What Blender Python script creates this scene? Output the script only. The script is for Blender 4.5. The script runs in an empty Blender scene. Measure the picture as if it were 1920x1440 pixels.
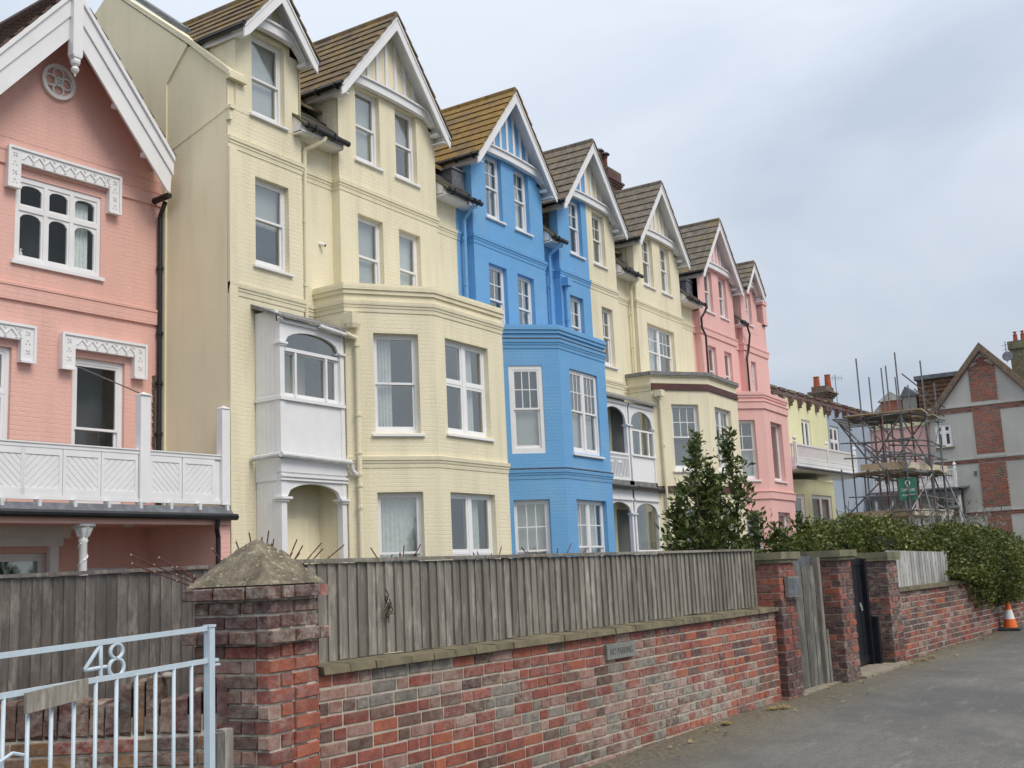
import bpy, math, random
import numpy as np
from mathutils import Vector, Matrix, noise as mnoise
R = random.Random(7)
C = bpy.context.scene.collection
S = bpy.context.scene
RAD = math.radians

# ---------------------------------------------------------------- camera
cam = bpy.data.cameras.new("camera"); camo = bpy.data.objects.new("camera", cam); C.objects.link(camo)
cam.lens = 39.375; cam.sensor_width = 36; cam.clip_start = .1; cam.clip_end = 2000
_n = lambda v: Vector(v).normalized()
_eZ = _n((-586, -12415, 2100)); _eX = _n((1340, 292, 2100)); _eX = (_eX - _eZ * _eX.dot(_eZ)).normalized(); _eY = _eZ.cross(_eX)
M = Matrix(((_eX[0], -_eX[1], -_eX[2], 0), (_eY[0], -_eY[1], -_eY[2], 0), (_eZ[0], -_eZ[1], -_eZ[2], 1.62), (0, 0, 0, 1)))
camo.matrix_world = M
S.camera = camo
# ---------------------------------------------------------------- sky, sun, exposure
SUN_EL, SUN_AZ = 50, -98          # azimuth of the sun measured from +X (towards the street side)
W = bpy.data.worlds.new("World"); S.world = W; W.use_nodes = True
nt = W.node_tree; N = nt.nodes; L = nt.links
bg = N["Background"]; bg.inputs[1].default_value = 0.1
sky = N.new("ShaderNodeTexSky"); sky.sky_type = 'NISHITA'; sky.sun_disc = False
sky.sun_elevation = RAD(SUN_EL); sky.sun_rotation = RAD(90 - SUN_AZ); sky.dust_density = 3
tc = N.new("ShaderNodeTexCoord"); sp = N.new("ShaderNodeSeparateXYZ"); L.new(tc.outputs['Generated'], sp.inputs[0])
mp = N.new("ShaderNodeMapping"); mp.inputs['Scale'].default_value = (1.3, 1.3, 3.4); mp.inputs['Location'].default_value = (2.3, .7, .4); L.new(tc.outputs['Generated'], mp.inputs[0])
cn = N.new("ShaderNodeTexNoise"); cn.inputs['Scale'].default_value = 1.7; cn.inputs['Detail'].default_value = 6; cn.inputs['Roughness'].default_value = .52; cn.inputs['Distortion'].default_value = .4; L.new(mp.outputs[0], cn.inputs[0])
cr = N.new("ShaderNodeValToRGB"); cr.color_ramp.elements[0].position = .36; cr.color_ramp.elements[1].position = .64
cr.color_ramp.elements[0].color = (4.4, 5.0, 5.95, 1); cr.color_ramp.elements[1].color = (6.0, 6.5, 7.25, 1)
L.new(cn.outputs[0], cr.inputs[0])
el = N.new("ShaderNodeMapRange"); el.inputs[1].default_value = 0; el.inputs[2].default_value = 1; el.inputs[3].default_value = .74; el.inputs[4].default_value = 1.42; L.new(sp.outputs[2], el.inputs[0])
wz = N.new("ShaderNodeMapRange"); wz.inputs[1].default_value = .58; wz.inputs[2].default_value = .9; L.new(sp.outputs[2], wz.inputs[0])
wm = N.new("ShaderNodeMixRGB"); wm.inputs[2].default_value = (7.6, 7.7, 7.6, 1); L.new(wz.outputs[0], wm.inputs[0]); L.new(cr.outputs[0], wm.inputs[1])
ml = N.new("ShaderNodeMixRGB"); ml.blend_type = 'MULTIPLY'; ml.inputs[0].default_value = 1; L.new(wm.outputs[0], ml.inputs[1]); L.new(el.outputs[0], ml.inputs[2])
mx = N.new("ShaderNodeMixRGB"); mx.inputs[0].default_value = .9; L.new(sky.outputs[0], mx.inputs[1]); L.new(ml.outputs[0], mx.inputs[2])
L.new(mx.outputs[0], bg.inputs[0])
sl = bpy.data.lights.new("sun", 'SUN'); sl.energy = 1.5; sl.angle = RAD(28); sl.color = (1, .91, .78)
so = bpy.data.objects.new("sun", sl); C.objects.link(so)
_d = Vector((math.cos(RAD(SUN_EL)) * math.cos(RAD(SUN_AZ)), math.cos(RAD(SUN_EL)) * math.sin(RAD(SUN_AZ)), math.sin(RAD(SUN_EL))))
so.rotation_euler = _d.to_track_quat('Z', 'Y').to_euler()
S.view_settings.view_transform = 'Standard'; S.view_settings.look = 'None'; S.view_settings.exposure = 0.45; S.view_settings.gamma = 1; S.view_settings.use_curve_mapping = False

# ---------------------------------------------------------------- materials
def nodes(name):
    m = bpy.data.materials.new(name); m.use_nodes = True
    return m, m.node_tree, m.node_tree.nodes['Principled BSDF']
def lk(t, a, b): t.links.new(a, b)
def noise(t, scale, detail=4, rough=.55, vec=None, dist=0):
    n = t.nodes.new("ShaderNodeTexNoise"); n.inputs['Scale'].default_value = scale; n.inputs['Detail'].default_value = detail; n.inputs['Roughness'].default_value = rough; n.inputs['Distortion'].default_value = dist
    if vec is not None: lk(t, vec, n.inputs[0])
    return n.outputs[0]
def posn(t, sc=None):
    g = t.nodes.new("ShaderNodeNewGeometry")
    if sc is None: return g.outputs['Position']
    p = t.nodes.new("ShaderNodeMapping"); p.inputs['Scale'].default_value = sc; lk(t, g.outputs['Position'], p.inputs[0]); return p.outputs[0]
def ramp(t, fac, stops):
    r = t.nodes.new("ShaderNodeValToRGB"); e = r.color_ramp.elements
    while len(e) < len(stops): e.new(.5)
    for x, (p, c) in zip(e, stops):
        x.position = p; x.color = (c, c, c, 1) if isinstance(c, (int, float)) else (*c, 1)
    lk(t, fac, r.inputs[0]); return r.outputs[0]
def mix(t, f, a, b, mode='MIX'):
    m = t.nodes.new("ShaderNodeMixRGB"); m.blend_type = mode
    for i, x in ((0, f), (1, a), (2, b)):
        if isinstance(x, (int, float)): m.inputs[i].default_value = x if i == 0 else (x, x, x, 1)
        elif isinstance(x, tuple): m.inputs[i].default_value = (*x, 1)
        else: lk(t, x, m.inputs[i])
    return m.outputs[0]
def bump(t, b, h, st=.3, dist=.01, prev=None):
    n = t.nodes.new("ShaderNodeBump"); n.inputs['Strength'].default_value = st; n.inputs['Distance'].default_value = dist
    lk(t, h, n.inputs['Height'])
    if prev is not None: lk(t, prev, n.inputs['Normal'])
    lk(t, n.outputs[0], b.inputs['Normal']); return n.outputs[0]
def sc3(c, k): return tuple(min(1, x * k) for x in c)

def simple(name, col, rough=.6, metal=0, var=.12, scale=6, bs=0, bscale=60, spec=None):
    m, t, b = nodes(name)
    c = mix(t, ramp(t, noise(t, scale, vec=posn(t)), [(.3, 0), (.7, 1)]), sc3(col, 1 - var), sc3(col, 1 + var))
    lk(t, c, b.inputs['Base Color']); b.inputs['Roughness'].default_value = rough; b.inputs['Metallic'].default_value = metal
    if spec is not None: b.inputs['Specular IOR Level'].default_value = spec
    if bs: bump(t, b, noise(t, bscale, vec=posn(t)), bs, .004)
    return m

def paint_brick(name, col, dirt=(.5, .45, .35), dk=.25, bst=.55, grime=.5, fade=0, fadec=(.5, .5, .5)):
    """masonry painted in one colour: brick courses read as relief under the paint"""
    m, t, b = nodes(name)
    g = posn(t); s = t.nodes.new("ShaderNodeSeparateXYZ"); lk(t, g, s.inputs[0])
    sub = t.nodes.new("ShaderNodeMath"); sub.operation = 'SUBTRACT'; lk(t, s.outputs[0], sub.inputs[0]); lk(t, s.outputs[1], sub.inputs[1])
    cb = t.nodes.new("ShaderNodeCombineXYZ"); lk(t, sub.outputs[0], cb.inputs[0])
    wob = t.nodes.new("ShaderNodeMath"); wob.operation = 'MULTIPLY_ADD'; wob.inputs[1].default_value = .018; lk(t, noise(t, 4.0, 2, vec=g), wob.inputs[0]); lk(t, s.outputs[2], wob.inputs[2])
    lk(t, wob.outputs[0], cb.inputs[1])
    br = t.nodes.new("ShaderNodeTexBrick"); lk(t, cb.outputs[0], br.inputs[0])
    br.inputs['Scale'].default_value = 1; br.inputs['Brick Width'].default_value = .225; br.inputs['Row Height'].default_value = .075; br.inputs['Mortar Size'].default_value = .008; br.inputs['Mortar Smooth'].default_value = .9
    br.inputs['Color1'].default_value = (1, 1, 1, 1); br.inputs['Color2'].default_value = (.86, .86, .86, 1); br.inputs['Mortar'].default_value = (0, 0, 0, 1)
    rough = noise(t, 26, 5, .65, vec=posn(t, (1, 1, 1.6)))
    patch = ramp(t, noise(t, .9, 3, vec=g), [(.35, .25), (.7, 1)])
    h = mix(t, .62, mix(t, patch, .5, br.outputs[0]), rough)
    bump(t, b, h, bst, .022)
    streak = ramp(t, noise(t, 1.0, 5, .6, vec=posn(t, (4, 4, .38))), [(.46, 0), (.74, 1)])
    blot = ramp(t, noise(t, .55, 4, vec=g), [(.35, 0), (.75, 1)])
    c = mix(t, blot, col, sc3(col, .9))
    f = t.nodes.new("ShaderNodeMath"); f.operation = 'MULTIPLY'; f.inputs[1].default_value = grime * .5; lk(t, streak, f.inputs[0])
    c = mix(t, f.outputs[0], c, tuple(a * (1 - dk) + d * dk * .5 for a, d in zip(col, dirt)))
    c = mix(t, .06, c, mix(t, br.outputs[0], sc3(col, .55), col))
    sp_ = ramp(t, noise(t, 16, 3, .7, vec=g), [(.66, 0), (.74, 1)])
    f2 = t.nodes.new("ShaderNodeMath"); f2.operation = 'MULTIPLY'; f2.inputs[1].default_value = .12; lk(t, sp_, f2.inputs[0])
    c = mix(t, f2.outputs[0], c, sc3(col, .6))
    if fade:
        fz = ramp(t, noise(t, .7, 5, .6, vec=posn(t, (1, 1, 1.6)), dist=.4), [(.48, 0), (.70, fade)])
        c = mix(t, fz, c, fadec)
    lk(t, c, b.inputs['Base Color']); b.inputs['Roughness'].default_value = .75
    return m

def render_mat(name, col, var=.1, bs=.25):
    m, t, b = nodes(name); g = posn(t)
    c = mix(t, ramp(t, noise(t, .5, 4, vec=g), [(.35, 0), (.65, 1)]), sc3(col, 1 + var * .5), sc3(col, 1 - var))
    c = mix(t, ramp(t, noise(t, 1.2, 5, .6, vec=posn(t, (3, 3, .4))), [(.5, 0), (.85, .35)]), c, sc3(col, .62))
    lk(t, c, b.inputs['Base Color']); b.inputs['Roughness'].default_value = .85
    bump(t, b, noise(t, 14, 6, .6, vec=g), bs, .01); return m

def wood_mat(name, a, bcol, green=None, along=(0, 0, 1), sc=1.0, bst=.6):
    """weathered timber with grain running along z"""
    m, t, b = nodes(name)
    oi = t.nodes.new("ShaderNodeObjectInfo")
    mp_ = (26 * sc, 26 * sc, 1.6 * sc) if along == (0, 0, 1) else (1.6 * sc, 26 * sc, 26 * sc)
    p = posn(t, mp_)
    gr = noise(t, 1.4, 7, .7, vec=p, dist=.6)
    c = mix(t, ramp(t, gr, [(.3, 0), (.72, 1)]), a, bcol)
    c = mix(t, ramp(t, noise(t, 2.2, 6, .7, vec=posn(t, (6, 6, 1.6))), [(.5, 0), (.62, .75)]), c, sc3(bcol, 1.4))
    c = mix(t, ramp(t, noise(t, .8, 4, vec=posn(t, (2, 2, .6))), [(.4, 0), (.75, .5)]), c, sc3(a, .55))
    if green: c = mix(t, ramp(t, noise(t, 3.1, 4, vec=posn(t, (3, 3, 1.0))), [(.45, 0), (.7, .55)]), c, green)
    tint = t.nodes.new("ShaderNodeMapRange"); tint.inputs[3].default_value = .72; tint.inputs[4].default_value = 1.22; lk(t, oi.outputs['Random'], tint.inputs[0])
    c = mix(t, 1, c, tint.outputs[0], 'MULTIPLY')
    lk(t, c, b.inputs['Base Color']); b.inputs['Roughness'].default_value = .85
    bump(t, b, gr, bst, .006); return m

def brick_mat(name, cols, lime=.35, rough=.85):
    """one fired brick tone; blotches and lime bloom run on in world space"""
    m, t, b = nodes(name); g = posn(t)
    oi = t.nodes.new("ShaderNodeObjectInfo")
    c = mix(t, ramp(t, noise(t, 11, 5, .6, vec=g, dist=.5), [(.36, 0), (.62, 1)]), cols[0], cols[1])
    tint = t.nodes.new("ShaderNodeMapRange"); tint.inputs[3].default_value = .78; tint.inputs[4].default_value = 1.2; lk(t, oi.outputs['Random'], tint.inputs[0])
    c = mix(t, 1, c, tint.outputs[0], 'MULTIPLY')
    c = mix(t, ramp(t, noise(t, 60, 3, .6, vec=g), [(.3, .35), (.55, 0)]), c, sc3(cols[1], .35))
    zone = ramp(t, noise(t, .9, 4, .6, vec=g), [(.42, .2), (.63, 1)])
    blot = ramp(t, noise(t, 16, 8, .75, vec=posn(t, (1, 1, 1.5)), dist=.15), [(.42, 0), (.62, 1)])
    f = mix(t, 1, mix(t, 1, zone, blot, 'MULTIPLY'), (lime, lime, lime), 'MULTIPLY')
    c = mix(t, f, c, (.42, .39, .35))
    lk(t, c, b.inputs['Base Color']); b.inputs['Roughness'].default_value = rough
    bump(t, b, noise(t, 70, 5, .65, vec=g), .7, .004); return m

def glass_mat(name, refl=.3, tint=(.82, .83, .80)):
    m = bpy.data.materials.new(name); m.use_nodes = True; t = m.node_tree; t.nodes.clear()
    o = t.nodes.new("ShaderNodeOutputMaterial"); a = t.nodes.new("ShaderNodeBsdfTransparent"); a.inputs[0].default_value = (.93, .95, .95, 1)
    g = t.nodes.new("ShaderNodeBsdfGlossy"); g.inputs['Roughness'].default_value = .03; g.inputs[0].default_value = (*tint, 1)
    ge = t.nodes.new("ShaderNodeNewGeometry"); dp = t.nodes.new("ShaderNodeVectorMath"); dp.operation = 'DOT_PRODUCT'; lk(t, ge.outputs['Incoming'], dp.inputs[0]); lk(t, ge.outputs['Normal'], dp.inputs[1])
    ab = t.nodes.new("ShaderNodeMath"); ab.operation = 'ABSOLUTE'; lk(t, dp.outputs['Value'], ab.inputs[0])
    om = t.nodes.new("ShaderNodeMath"); om.operation = 'SUBTRACT'; om.inputs[0].default_value = 1; lk(t, ab.outputs[0], om.inputs[1])
    pw = t.nodes.new("ShaderNodeMath"); pw.operation = 'POWER'; pw.inputs[1].default_value = 4; lk(t, om.outputs[0], pw.inputs[0])
    ad = t.nodes.new("ShaderNodeMath"); ad.operation = 'ADD'; ad.use_clamp = True; ad.inputs[1].default_value = refl; lk(t, pw.outputs[0], ad.inputs[0])
    x = t.nodes.new("ShaderNodeMixShader"); lk(t, ad.outputs[0], x.inputs[0]); lk(t, a.outputs[0], x.inputs[1]); lk(t, g.outputs[0], x.inputs[2]); lk(t, x.outputs[0], o.inputs[0])
    bn = t.nodes.new("ShaderNodeBump"); bn.inputs['Strength'].default_value = .12; bn.inputs['Distance'].default_value = .02; lk(t, noise(t, 1.5, 2, vec=posn(t)), bn.inputs['Height']); lk(t, bn.outputs[0], g.inputs['Normal'])
    return m

def tile_mat(name, base, lichen, amt=.6):
    m, t, b = nodes(name); g = posn(t)
    c = mix(t, ramp(t, noise(t, 5, 5, .6, vec=g), [(.35, 0), (.65, 1)]), sc3(base, .7), sc3(base, 1.3))
    c = mix(t, ramp(t, noise(t, 1.8, 6, .65, vec=g), [(.62 - amt * .35, 0), (.72 - amt * .2, .85)]), c, mix(t, ramp(t, noise(t, 9, 4, vec=g), [(.3, 0), (.7, 1)]), sc3(lichen, .55), lichen))
    s = t.nodes.new("ShaderNodeSeparateXYZ"); lk(t, g, s.inputs[0])
    wv = t.nodes.new("ShaderNodeTexWave"); wv.wave_type = 'BANDS'; wv.bands_direction = 'Y'; wv.inputs['Scale'].default_value = 1.05; wv.inputs['Distortion'].default_value = .3; lk(t, g, wv.inputs[0])
    lines = ramp(t, wv.outputs[1], [(.02, .86), (.10, 1)])
    c = mix(t, 1, c, lines, 'MULTIPLY')
    lk(t, c, b.inputs['Base Color']); b.inputs['Roughness'].default_value = .9
    bump(t, b, noise(t, 30, 5, .6, vec=g), .5, .01); return m

MT = {}
MT['yellow'] = paint_brick("yellow masonry paint", (.84, .775, .575), dirt=(.45, .40, .28), dk=.34, grime=1.25)
MT['yellow_side'] = render_mat("buff side render", (.85, .78, .56), .05)
MT['blue'] = paint_brick("blue masonry paint", (.15, .395, .72), dirt=(.35, .5, .7), dk=.3, grime=1.0, fade=.36, fadec=(.27, .46, .66))
MT['pink'] = paint_brick("pink masonry paint", (.80, .475, .415), dk=.3, grime=1.1)
MT['pink2'] = render_mat("smooth pink render", (.80, .475, .45), .05)
MT['lowyellow'] = render_mat("pale yellow render", (.72, .70, .44), .08)
MT['lowblue'] = render_mat("pale blue render", (.33, .40, .50), .08)
MT['grey'] = render_mat("grey cement render", (.50, .50, .475), .14)
MT['white'] = simple("white gloss paint", (.80, .80, .82), .35, var=.04, scale=3, bs=.08, bscale=12)
MT['whitedirty'] = simple("weathered white paint", (.66, .67, .68), .5, var=.14, scale=9, bs=.15)
MT['upvc'] = simple("white plastic frame", (.84, .85, .87), .3, var=.02)
MT['greypaint'] = simple("grey lilac paint", (.36, .40, .47), .5, var=.06)
MT['lead'] = simple("lead sheet", (.115, .125, .145), .55, var=.35, scale=8, bs=.3, bscale=12)
MT['felt'] = simple("grey roofing felt", (.20, .20, .20), .9, var=.4, scale=14, bs=.6, bscale=30)
MT['black'] = simple("black gloss plastic", (.012, .013, .015), .35, var=.3)
MT['blackpaint'] = simple("black gate paint", (.010, .012, .018), .38, var=.3, bs=.2, bscale=25)
MT['browncourse'] = simple("dark brown painted brick course", (.085, .030, .028), .6, var=.3, bs=.4, bscale=20)
MT['dark'] = simple("unlit room", (.085, .087, .088), .9, var=.3, scale=1.5)
MT['room'] = simple("room wall", (.20, .20, .19), .9, var=.2, scale=1.0)
MT['curtain'] = simple("pale curtain cloth", (.80, .83, .82), .9, var=.1, scale=12)
MT['greycurtain'] = simple("grey curtain cloth", (.20, .20, .20), .9, var=.1, scale=12)
MT['blind'] = simple("roller blind", (.62, .63, .62), .9, var=.03)
MT['glass'] = glass_mat("window glass", .19)
MT['glassdark'] = glass_mat("dark window glass", .03)
MT['tile'] = tile_mat("lichened roof tile", (.145, .108, .072), (.30, .205, .07), .5)
MT['tileo'] = tile_mat("ochre lichened roof tile", (.155, .11, .06), (.34, .205, .05), .8)
MT['tileg'] = tile_mat("grey roof tile", (.155, .135, .112), (.28, .20, .08), .26)
MT['tiled'] = tile_mat('dark roof tile', (.055, .048, .038), (.12, .11, .05), .35)  # darker tile for the short eaves over the recesses between gables
MT['tileb'] = tile_mat("brown pantile", (.13, .075, .05), (.12, .10, .06), .1)
MT['clay'] = simple("dark clay tile", (.10, .06, .045), .85, var=.35, scale=20, bs=.4)
MT['terracotta'] = simple("terracotta", (.34, .085, .04), .8, var=.2, bs=.2)
MT['metal'] = simple("galvanised steel", (.19, .195, .205), .45, .7, var=.25, scale=10)
MT['rust'] = simple("rusty red steel", (.20, .055, .03), .7, .2, var=.35, scale=15)
MT['plank'] = simple("scaffold board", (.40, .33, .22), .85, var=.25, scale=7, bs=.3)
MT['plankw'] = simple("pale toe board", (.50, .45, .36), .85, var=.15, scale=5)
MT['green'] = simple("green banner cloth", (.025, .14, .095), .6, var=.12, scale=4)
MT['fence'] = wood_mat("weathered fence timber", (.15, .138, .12), (.31, .287, .25), green=(.20, .195, .165))
MT['fenceb'] = wood_mat("brown grey fence timber", (.10, .088, .078), (.215, .19, .17))
MT['fencep'] = wood_mat("pale silvered fence timber", (.30, .30, .29), (.46, .46, .45), sc=.6, bst=.3)
MT['gatewood'] = wood_mat("grey brown gate timber", (.085, .082, .075), (.20, .195, .18))
MT['coping'] = simple("mossy coping", (.155, .135, .085), .9, var=.35, scale=7, bs=.8, bscale=28)
MT['stonecap'] = simple("lichened stone slab", (.175, .165, .105), .9, var=.3, scale=6, bs=.6, bscale=30)
MT['mortar'] = simple("lime mortar", (.44, .395, .33), .95, var=.25, scale=12, bs=.8, bscale=70)
MT['mortarpale'] = simple('pale crumbling lime mortar', (.52, .475, .40), .95, var=.3, scale=18, bs=1, bscale=60)
MT['gatepaint'] = simple("pale blue gate paint", (.50, .60, .68), .35, var=.06, scale=20, bs=.2, bscale=60)
MT['orange'] = simple("orange cone plastic", (.80, .15, .02), .45, var=.08)
MT['coneband'] = simple("white reflective sleeve", (.78, .79, .80), .4, var=.05)
MT['rubber'] = simple("dark rubber base", (.03, .033, .04), .7, var=.3)
MT['slate'] = simple("grey slate plaque", (.20, .21, .195), .7, var=.2, scale=20, bs=.3)
MT['ink'] = simple("dark engraved letter", (.075, .075, .07), .8)
MT['twig'] = simple("red brown twig", (.085, .022, .022), .6, var=.3, scale=20)
MT['bud'] = simple("pale bud", (.45, .30, .22), .6)
MT['bark'] = simple("grey brown bark", (.10, .08, .06), .9, var=.3, scale=20, bs=.5)
MT['pebble'] = simple("beach pebble", (.38, .33, .28), .6, var=.35, scale=8)
MT['soil'] = simple("garden soil", (.06, .055, .035), .95, var=.3, scale=2)
MT['dust'] = simple("concrete threshold", (.26, .23, .18), .95, var=.25, scale=10, bs=.5)
MT['potdark'] = simple('dark sooty clay', (.12, .05, .035), .85, var=.3)
MT['verge'] = simple('brown cement verge', (.19, .15, .105), .9, var=.3, scale=8, bs=.5)
MT['deadleaf'] = simple("dry leaf", (.33, .25, .13), .85, var=.4, scale=30)
MT['brass'] = simple("bright handle metal", (.55, .55, .52), .3, .6)
BR = [brick_mat("orange red brick", ((.37, .105, .058), (.27, .075, .045)), .35), brick_mat("red brick", ((.29, .075, .05), (.18, .052, .042)), .55),
      brick_mat("plum brick", ((.125, .045, .042), (.07, .035, .036)), .5), brick_mat("brown brick", ((.16, .085, .06), (.10, .055, .045)), .7),
      brick_mat("grey brick", ((.23, .205, .165), (.13, .12, .11)), .8), brick_mat("limed pink brick", ((.32, .20, .17), (.22, .105, .08)), .95),
      brick_mat("dark header brick", ((.06, .042, .042), (.11, .06, .05)), .4), brick_mat("yellow brown brick", ((.26, .125, .045), (.14, .075, .04)), .4)]
PALETTE_WALL = [0, 1, 1, 1, 2, 2, 3, 3, 4, 4, 5, 5, 5, 6]

def leaf_mat(name, a, b2, c2, tr=.25):
    m, t, b = nodes(name); g = posn(t)
    oc = t.nodes.new("ShaderNodeAttribute"); oc.attribute_name = "tone"
    c = mix(t, ramp(t, oc.outputs['Fac'], [(0, 0), (.75, 1)]), a, b2)
    c = mix(t, ramp(t, oc.outputs['Fac'], [(.82, 0), (.98, 1)]), c, c2)
    lk(t, c, b.inputs['Base Color']); b.inputs['Roughness'].default_value = .42; b.inputs['Specular IOR Level'].default_value = .4
    try: b.inputs['Transmission Weight'].default_value = 0
    except Exception: pass
    tl = t.nodes.new("ShaderNodeBsdfTranslucent"); lk(t, c, tl.inputs[0]); ms = t.nodes.new("ShaderNodeMixShader"); ms.inputs[0].default_value = tr
    o = t.nodes['Material Output']; lk(t, b.outputs[0], ms.inputs[1]); lk(t, tl.outputs[0], ms.inputs[2]); lk(t, ms.outputs[0], o.inputs[0]); return m
MT['leafh'] = leaf_mat("hedge leaf", (.032, .053, .011), (.140, .165, .034), (.44, .40, .18))
MT['leafs'] = leaf_mat("shrub leaf", (.038, .062, .018), (.13, .17, .045), (.26, .28, .10))
MT['leafg'] = leaf_mat("grey tamarisk spray", (.12, .11, .085), (.20, .19, .15), (.28, .24, .19))

def asphalt():
    m, t, b = nodes("worn asphalt"); g = posn(t)
    fine = noise(t, 55, 6, .8, vec=g); mid = noise(t, 14, 5, .65, vec=g); pp = noise(t, 5, 7, .75, vec=posn(t, (.7, 1.5, 1)))
    big = noise(t, .55, 5, .6, vec=posn(t, (1, 1.6, 1)), dist=.8)
    c = mix(t, ramp(t, fine, [(.3, 0), (.72, 1)]), (.045, .044, .043), (.235, .225, .205))
    c = mix(t, ramp(t, big, [(.38, 0), (.64, .55)]), c, (.17, .163, .150))
    c = mix(t, ramp(t, mid, [(.35, .28), (.6, 0)]), c, (.070, .071, .074))
    c = mix(t, ramp(t, noise(t, .28, 4, .6, vec=g, dist=.5), [(.46, 0), (.58, .75)]), c, (.070, .071, .076))
    c = mix(t, ramp(t, pp, [(.40, .32), (.60, 0)]), c, (.070, .070, .071))
    st = ramp(t, noise(t, 3.0, 5, .7, vec=posn(t, (.6, 2.4, 1))), [(.58, 0), (.7, .5)])
    c = mix(t, st, c, (.24, .235, .22))
    # dust, moss and grit collected along the foot of the wall (distance from the wall line)
    s = t.nodes.new("ShaderNodeSeparateXYZ"); lk(t, g, s.inputs[0])
    a = t.nodes.new("ShaderNodeMath"); a.operation = 'MULTIPLY_ADD'; a.inputs[1].default_value = .055; lk(t, s.outputs[0], a.inputs[0]); lk(t, s.outputs[1], a.inputs[2])
    mr = t.nodes.new("ShaderNodeMapRange"); mr.inputs[1].default_value = 3.75; mr.inputs[2].default_value = 4.65; lk(t, a.outputs[0], mr.inputs[0])
    nb = ramp(t, noise(t, 5, 5, .7, vec=g), [(.2, .25), (.7, 1)])
    f = mix(t, 1, mr.outputs[0], nb, 'MULTIPLY')
    c = mix(t, f, c, mix(t, ramp(t, noise(t, 22, 4, vec=g), [(.35, 0), (.65, 1)]), (.085, .078, .045), (.20, .165, .10)))
    lk(t, c, b.inputs['Base Color']); b.inputs['Roughness'].default_value = .9
    bump(t, b, fine, .6, .008); return m
MT['asphalt'] = asphalt()

# ---------------------------------------------------------------- mesh helpers
TF = Matrix.Identity(4)
def V(*a): return Vector(a)
Z = V(0, 0, 1)
class MB:
    def __init__(s): s.v = []; s.f = []; s.m = []
    def add(s, vs, fs, m=0):
        k = len(s.v); s.v += [tuple(v) for v in vs]; s.f += [tuple(i + k for i in f) for f in fs]; s.m += [m] * len(fs)
    def poly(s, pts, m=0): s.add(pts, [tuple(range(len(pts)))], m)
    def obox(s, o, a, b, c, m=0):
        o, a, b, c = Vector(o), Vector(a), Vector(b), Vector(c)
        s.add([o, o + a, o + a + b, o + b, o + c, o + a + c, o + a + b + c, o + b + c], [(0, 3, 2, 1), (4, 5, 6, 7), (0, 1, 5, 4), (1, 2, 6, 5), (2, 3, 7, 6), (3, 0, 4, 7)], m)
    def box(s, x0, x1, y0, y1, z0, z1, m=0): s.obox((x0, y0, z0), (x1 - x0, 0, 0), (0, y1 - y0, 0), (0, 0, z1 - z0), m)
    def prism(s, pts, vec, m=0):
        n = len(pts); vec = Vector(vec); a = [Vector(p) for p in pts]
        s.add(a + [p + vec for p in a], [tuple(range(n))[::-1], tuple(range(n, 2 * n))] + [(i, (i + 1) % n, (i + 1) % n + n, i + n) for i in range(n)], m)
    def tube(s, p, q, r, n=8, r2=None, m=0, cap=True):
        p, q = Vector(p), Vector(q); d = (q - p).normalized(); r2 = r if r2 is None else r2
        a = d.orthogonal().normalized(); b = d.cross(a)
        vs = [p + (a * math.cos(i * 2 * math.pi / n) + b * math.sin(i * 2 * math.pi / n)) * r for i in range(n)] + [q + (a * math.cos(i * 2 * math.pi / n) + b * math.sin(i * 2 * math.pi / n)) * r2 for i in range(n)]
        fs = [(i, (i + 1) % n, (i + 1) % n + n, i + n) for i in range(n)]
        if cap: fs += [tuple(range(n))[::-1], tuple(range(n, 2 * n))]
        s.add(vs, fs, m)
    def path(s, pts, r, n=8, m=0):
        for a, b in zip(pts[:-1], pts[1:]): s.tube(a, b, r, n, m=m)
    def sweep(s, pts, r, n=8, m=0):
        P_ = [Vector(p) for p in pts]; k = len(s.v); up = None
        for i, p in enumerate(P_):
            d = (P_[min(i + 1, len(P_) - 1)] - P_[max(i - 1, 0)]).normalized()
            if up is None: up = d.orthogonal().normalized()
            up = (up - d * up.dot(d)).normalized(); b = d.cross(up)
            s.v += [tuple(p + (up * math.cos(j * 2 * math.pi / n) + b * math.sin(j * 2 * math.pi / n)) * r) for j in range(n)]
        for i in range(len(P_) - 1):
            for j in range(n): s.f.append((k + i * n + j, k + i * n + (j + 1) % n, k + (i + 1) * n + (j + 1) % n, k + (i + 1) * n + j)); s.m.append(m)
    def lathe(s, c, prof, n=14, m=0, ax=None, square=False):
        c = Vector(c); k = len(s.v); rows = len(prof)
        off = math.pi / n if square else 0
        for r, z in prof:
            for i in range(n):
                t = i * 2 * math.pi / n + off; s.v.append(tuple(c + V(r * math.cos(t), r * math.sin(t), z)))
        for j in range(rows - 1):
            for i in range(n):
                s.f.append((k + j * n + i, k + j * n + (i + 1) % n, k + (j + 1) * n + (i + 1) % n, k + (j + 1) * n + i)); s.m.append(m)
        s.f.append(tuple(k + i for i in range(n))[::-1]); s.m.append(m); s.f.append(tuple(k + (rows - 1) * n + i for i in range(n))); s.m.append(m)
ROOTLOC = {}
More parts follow.
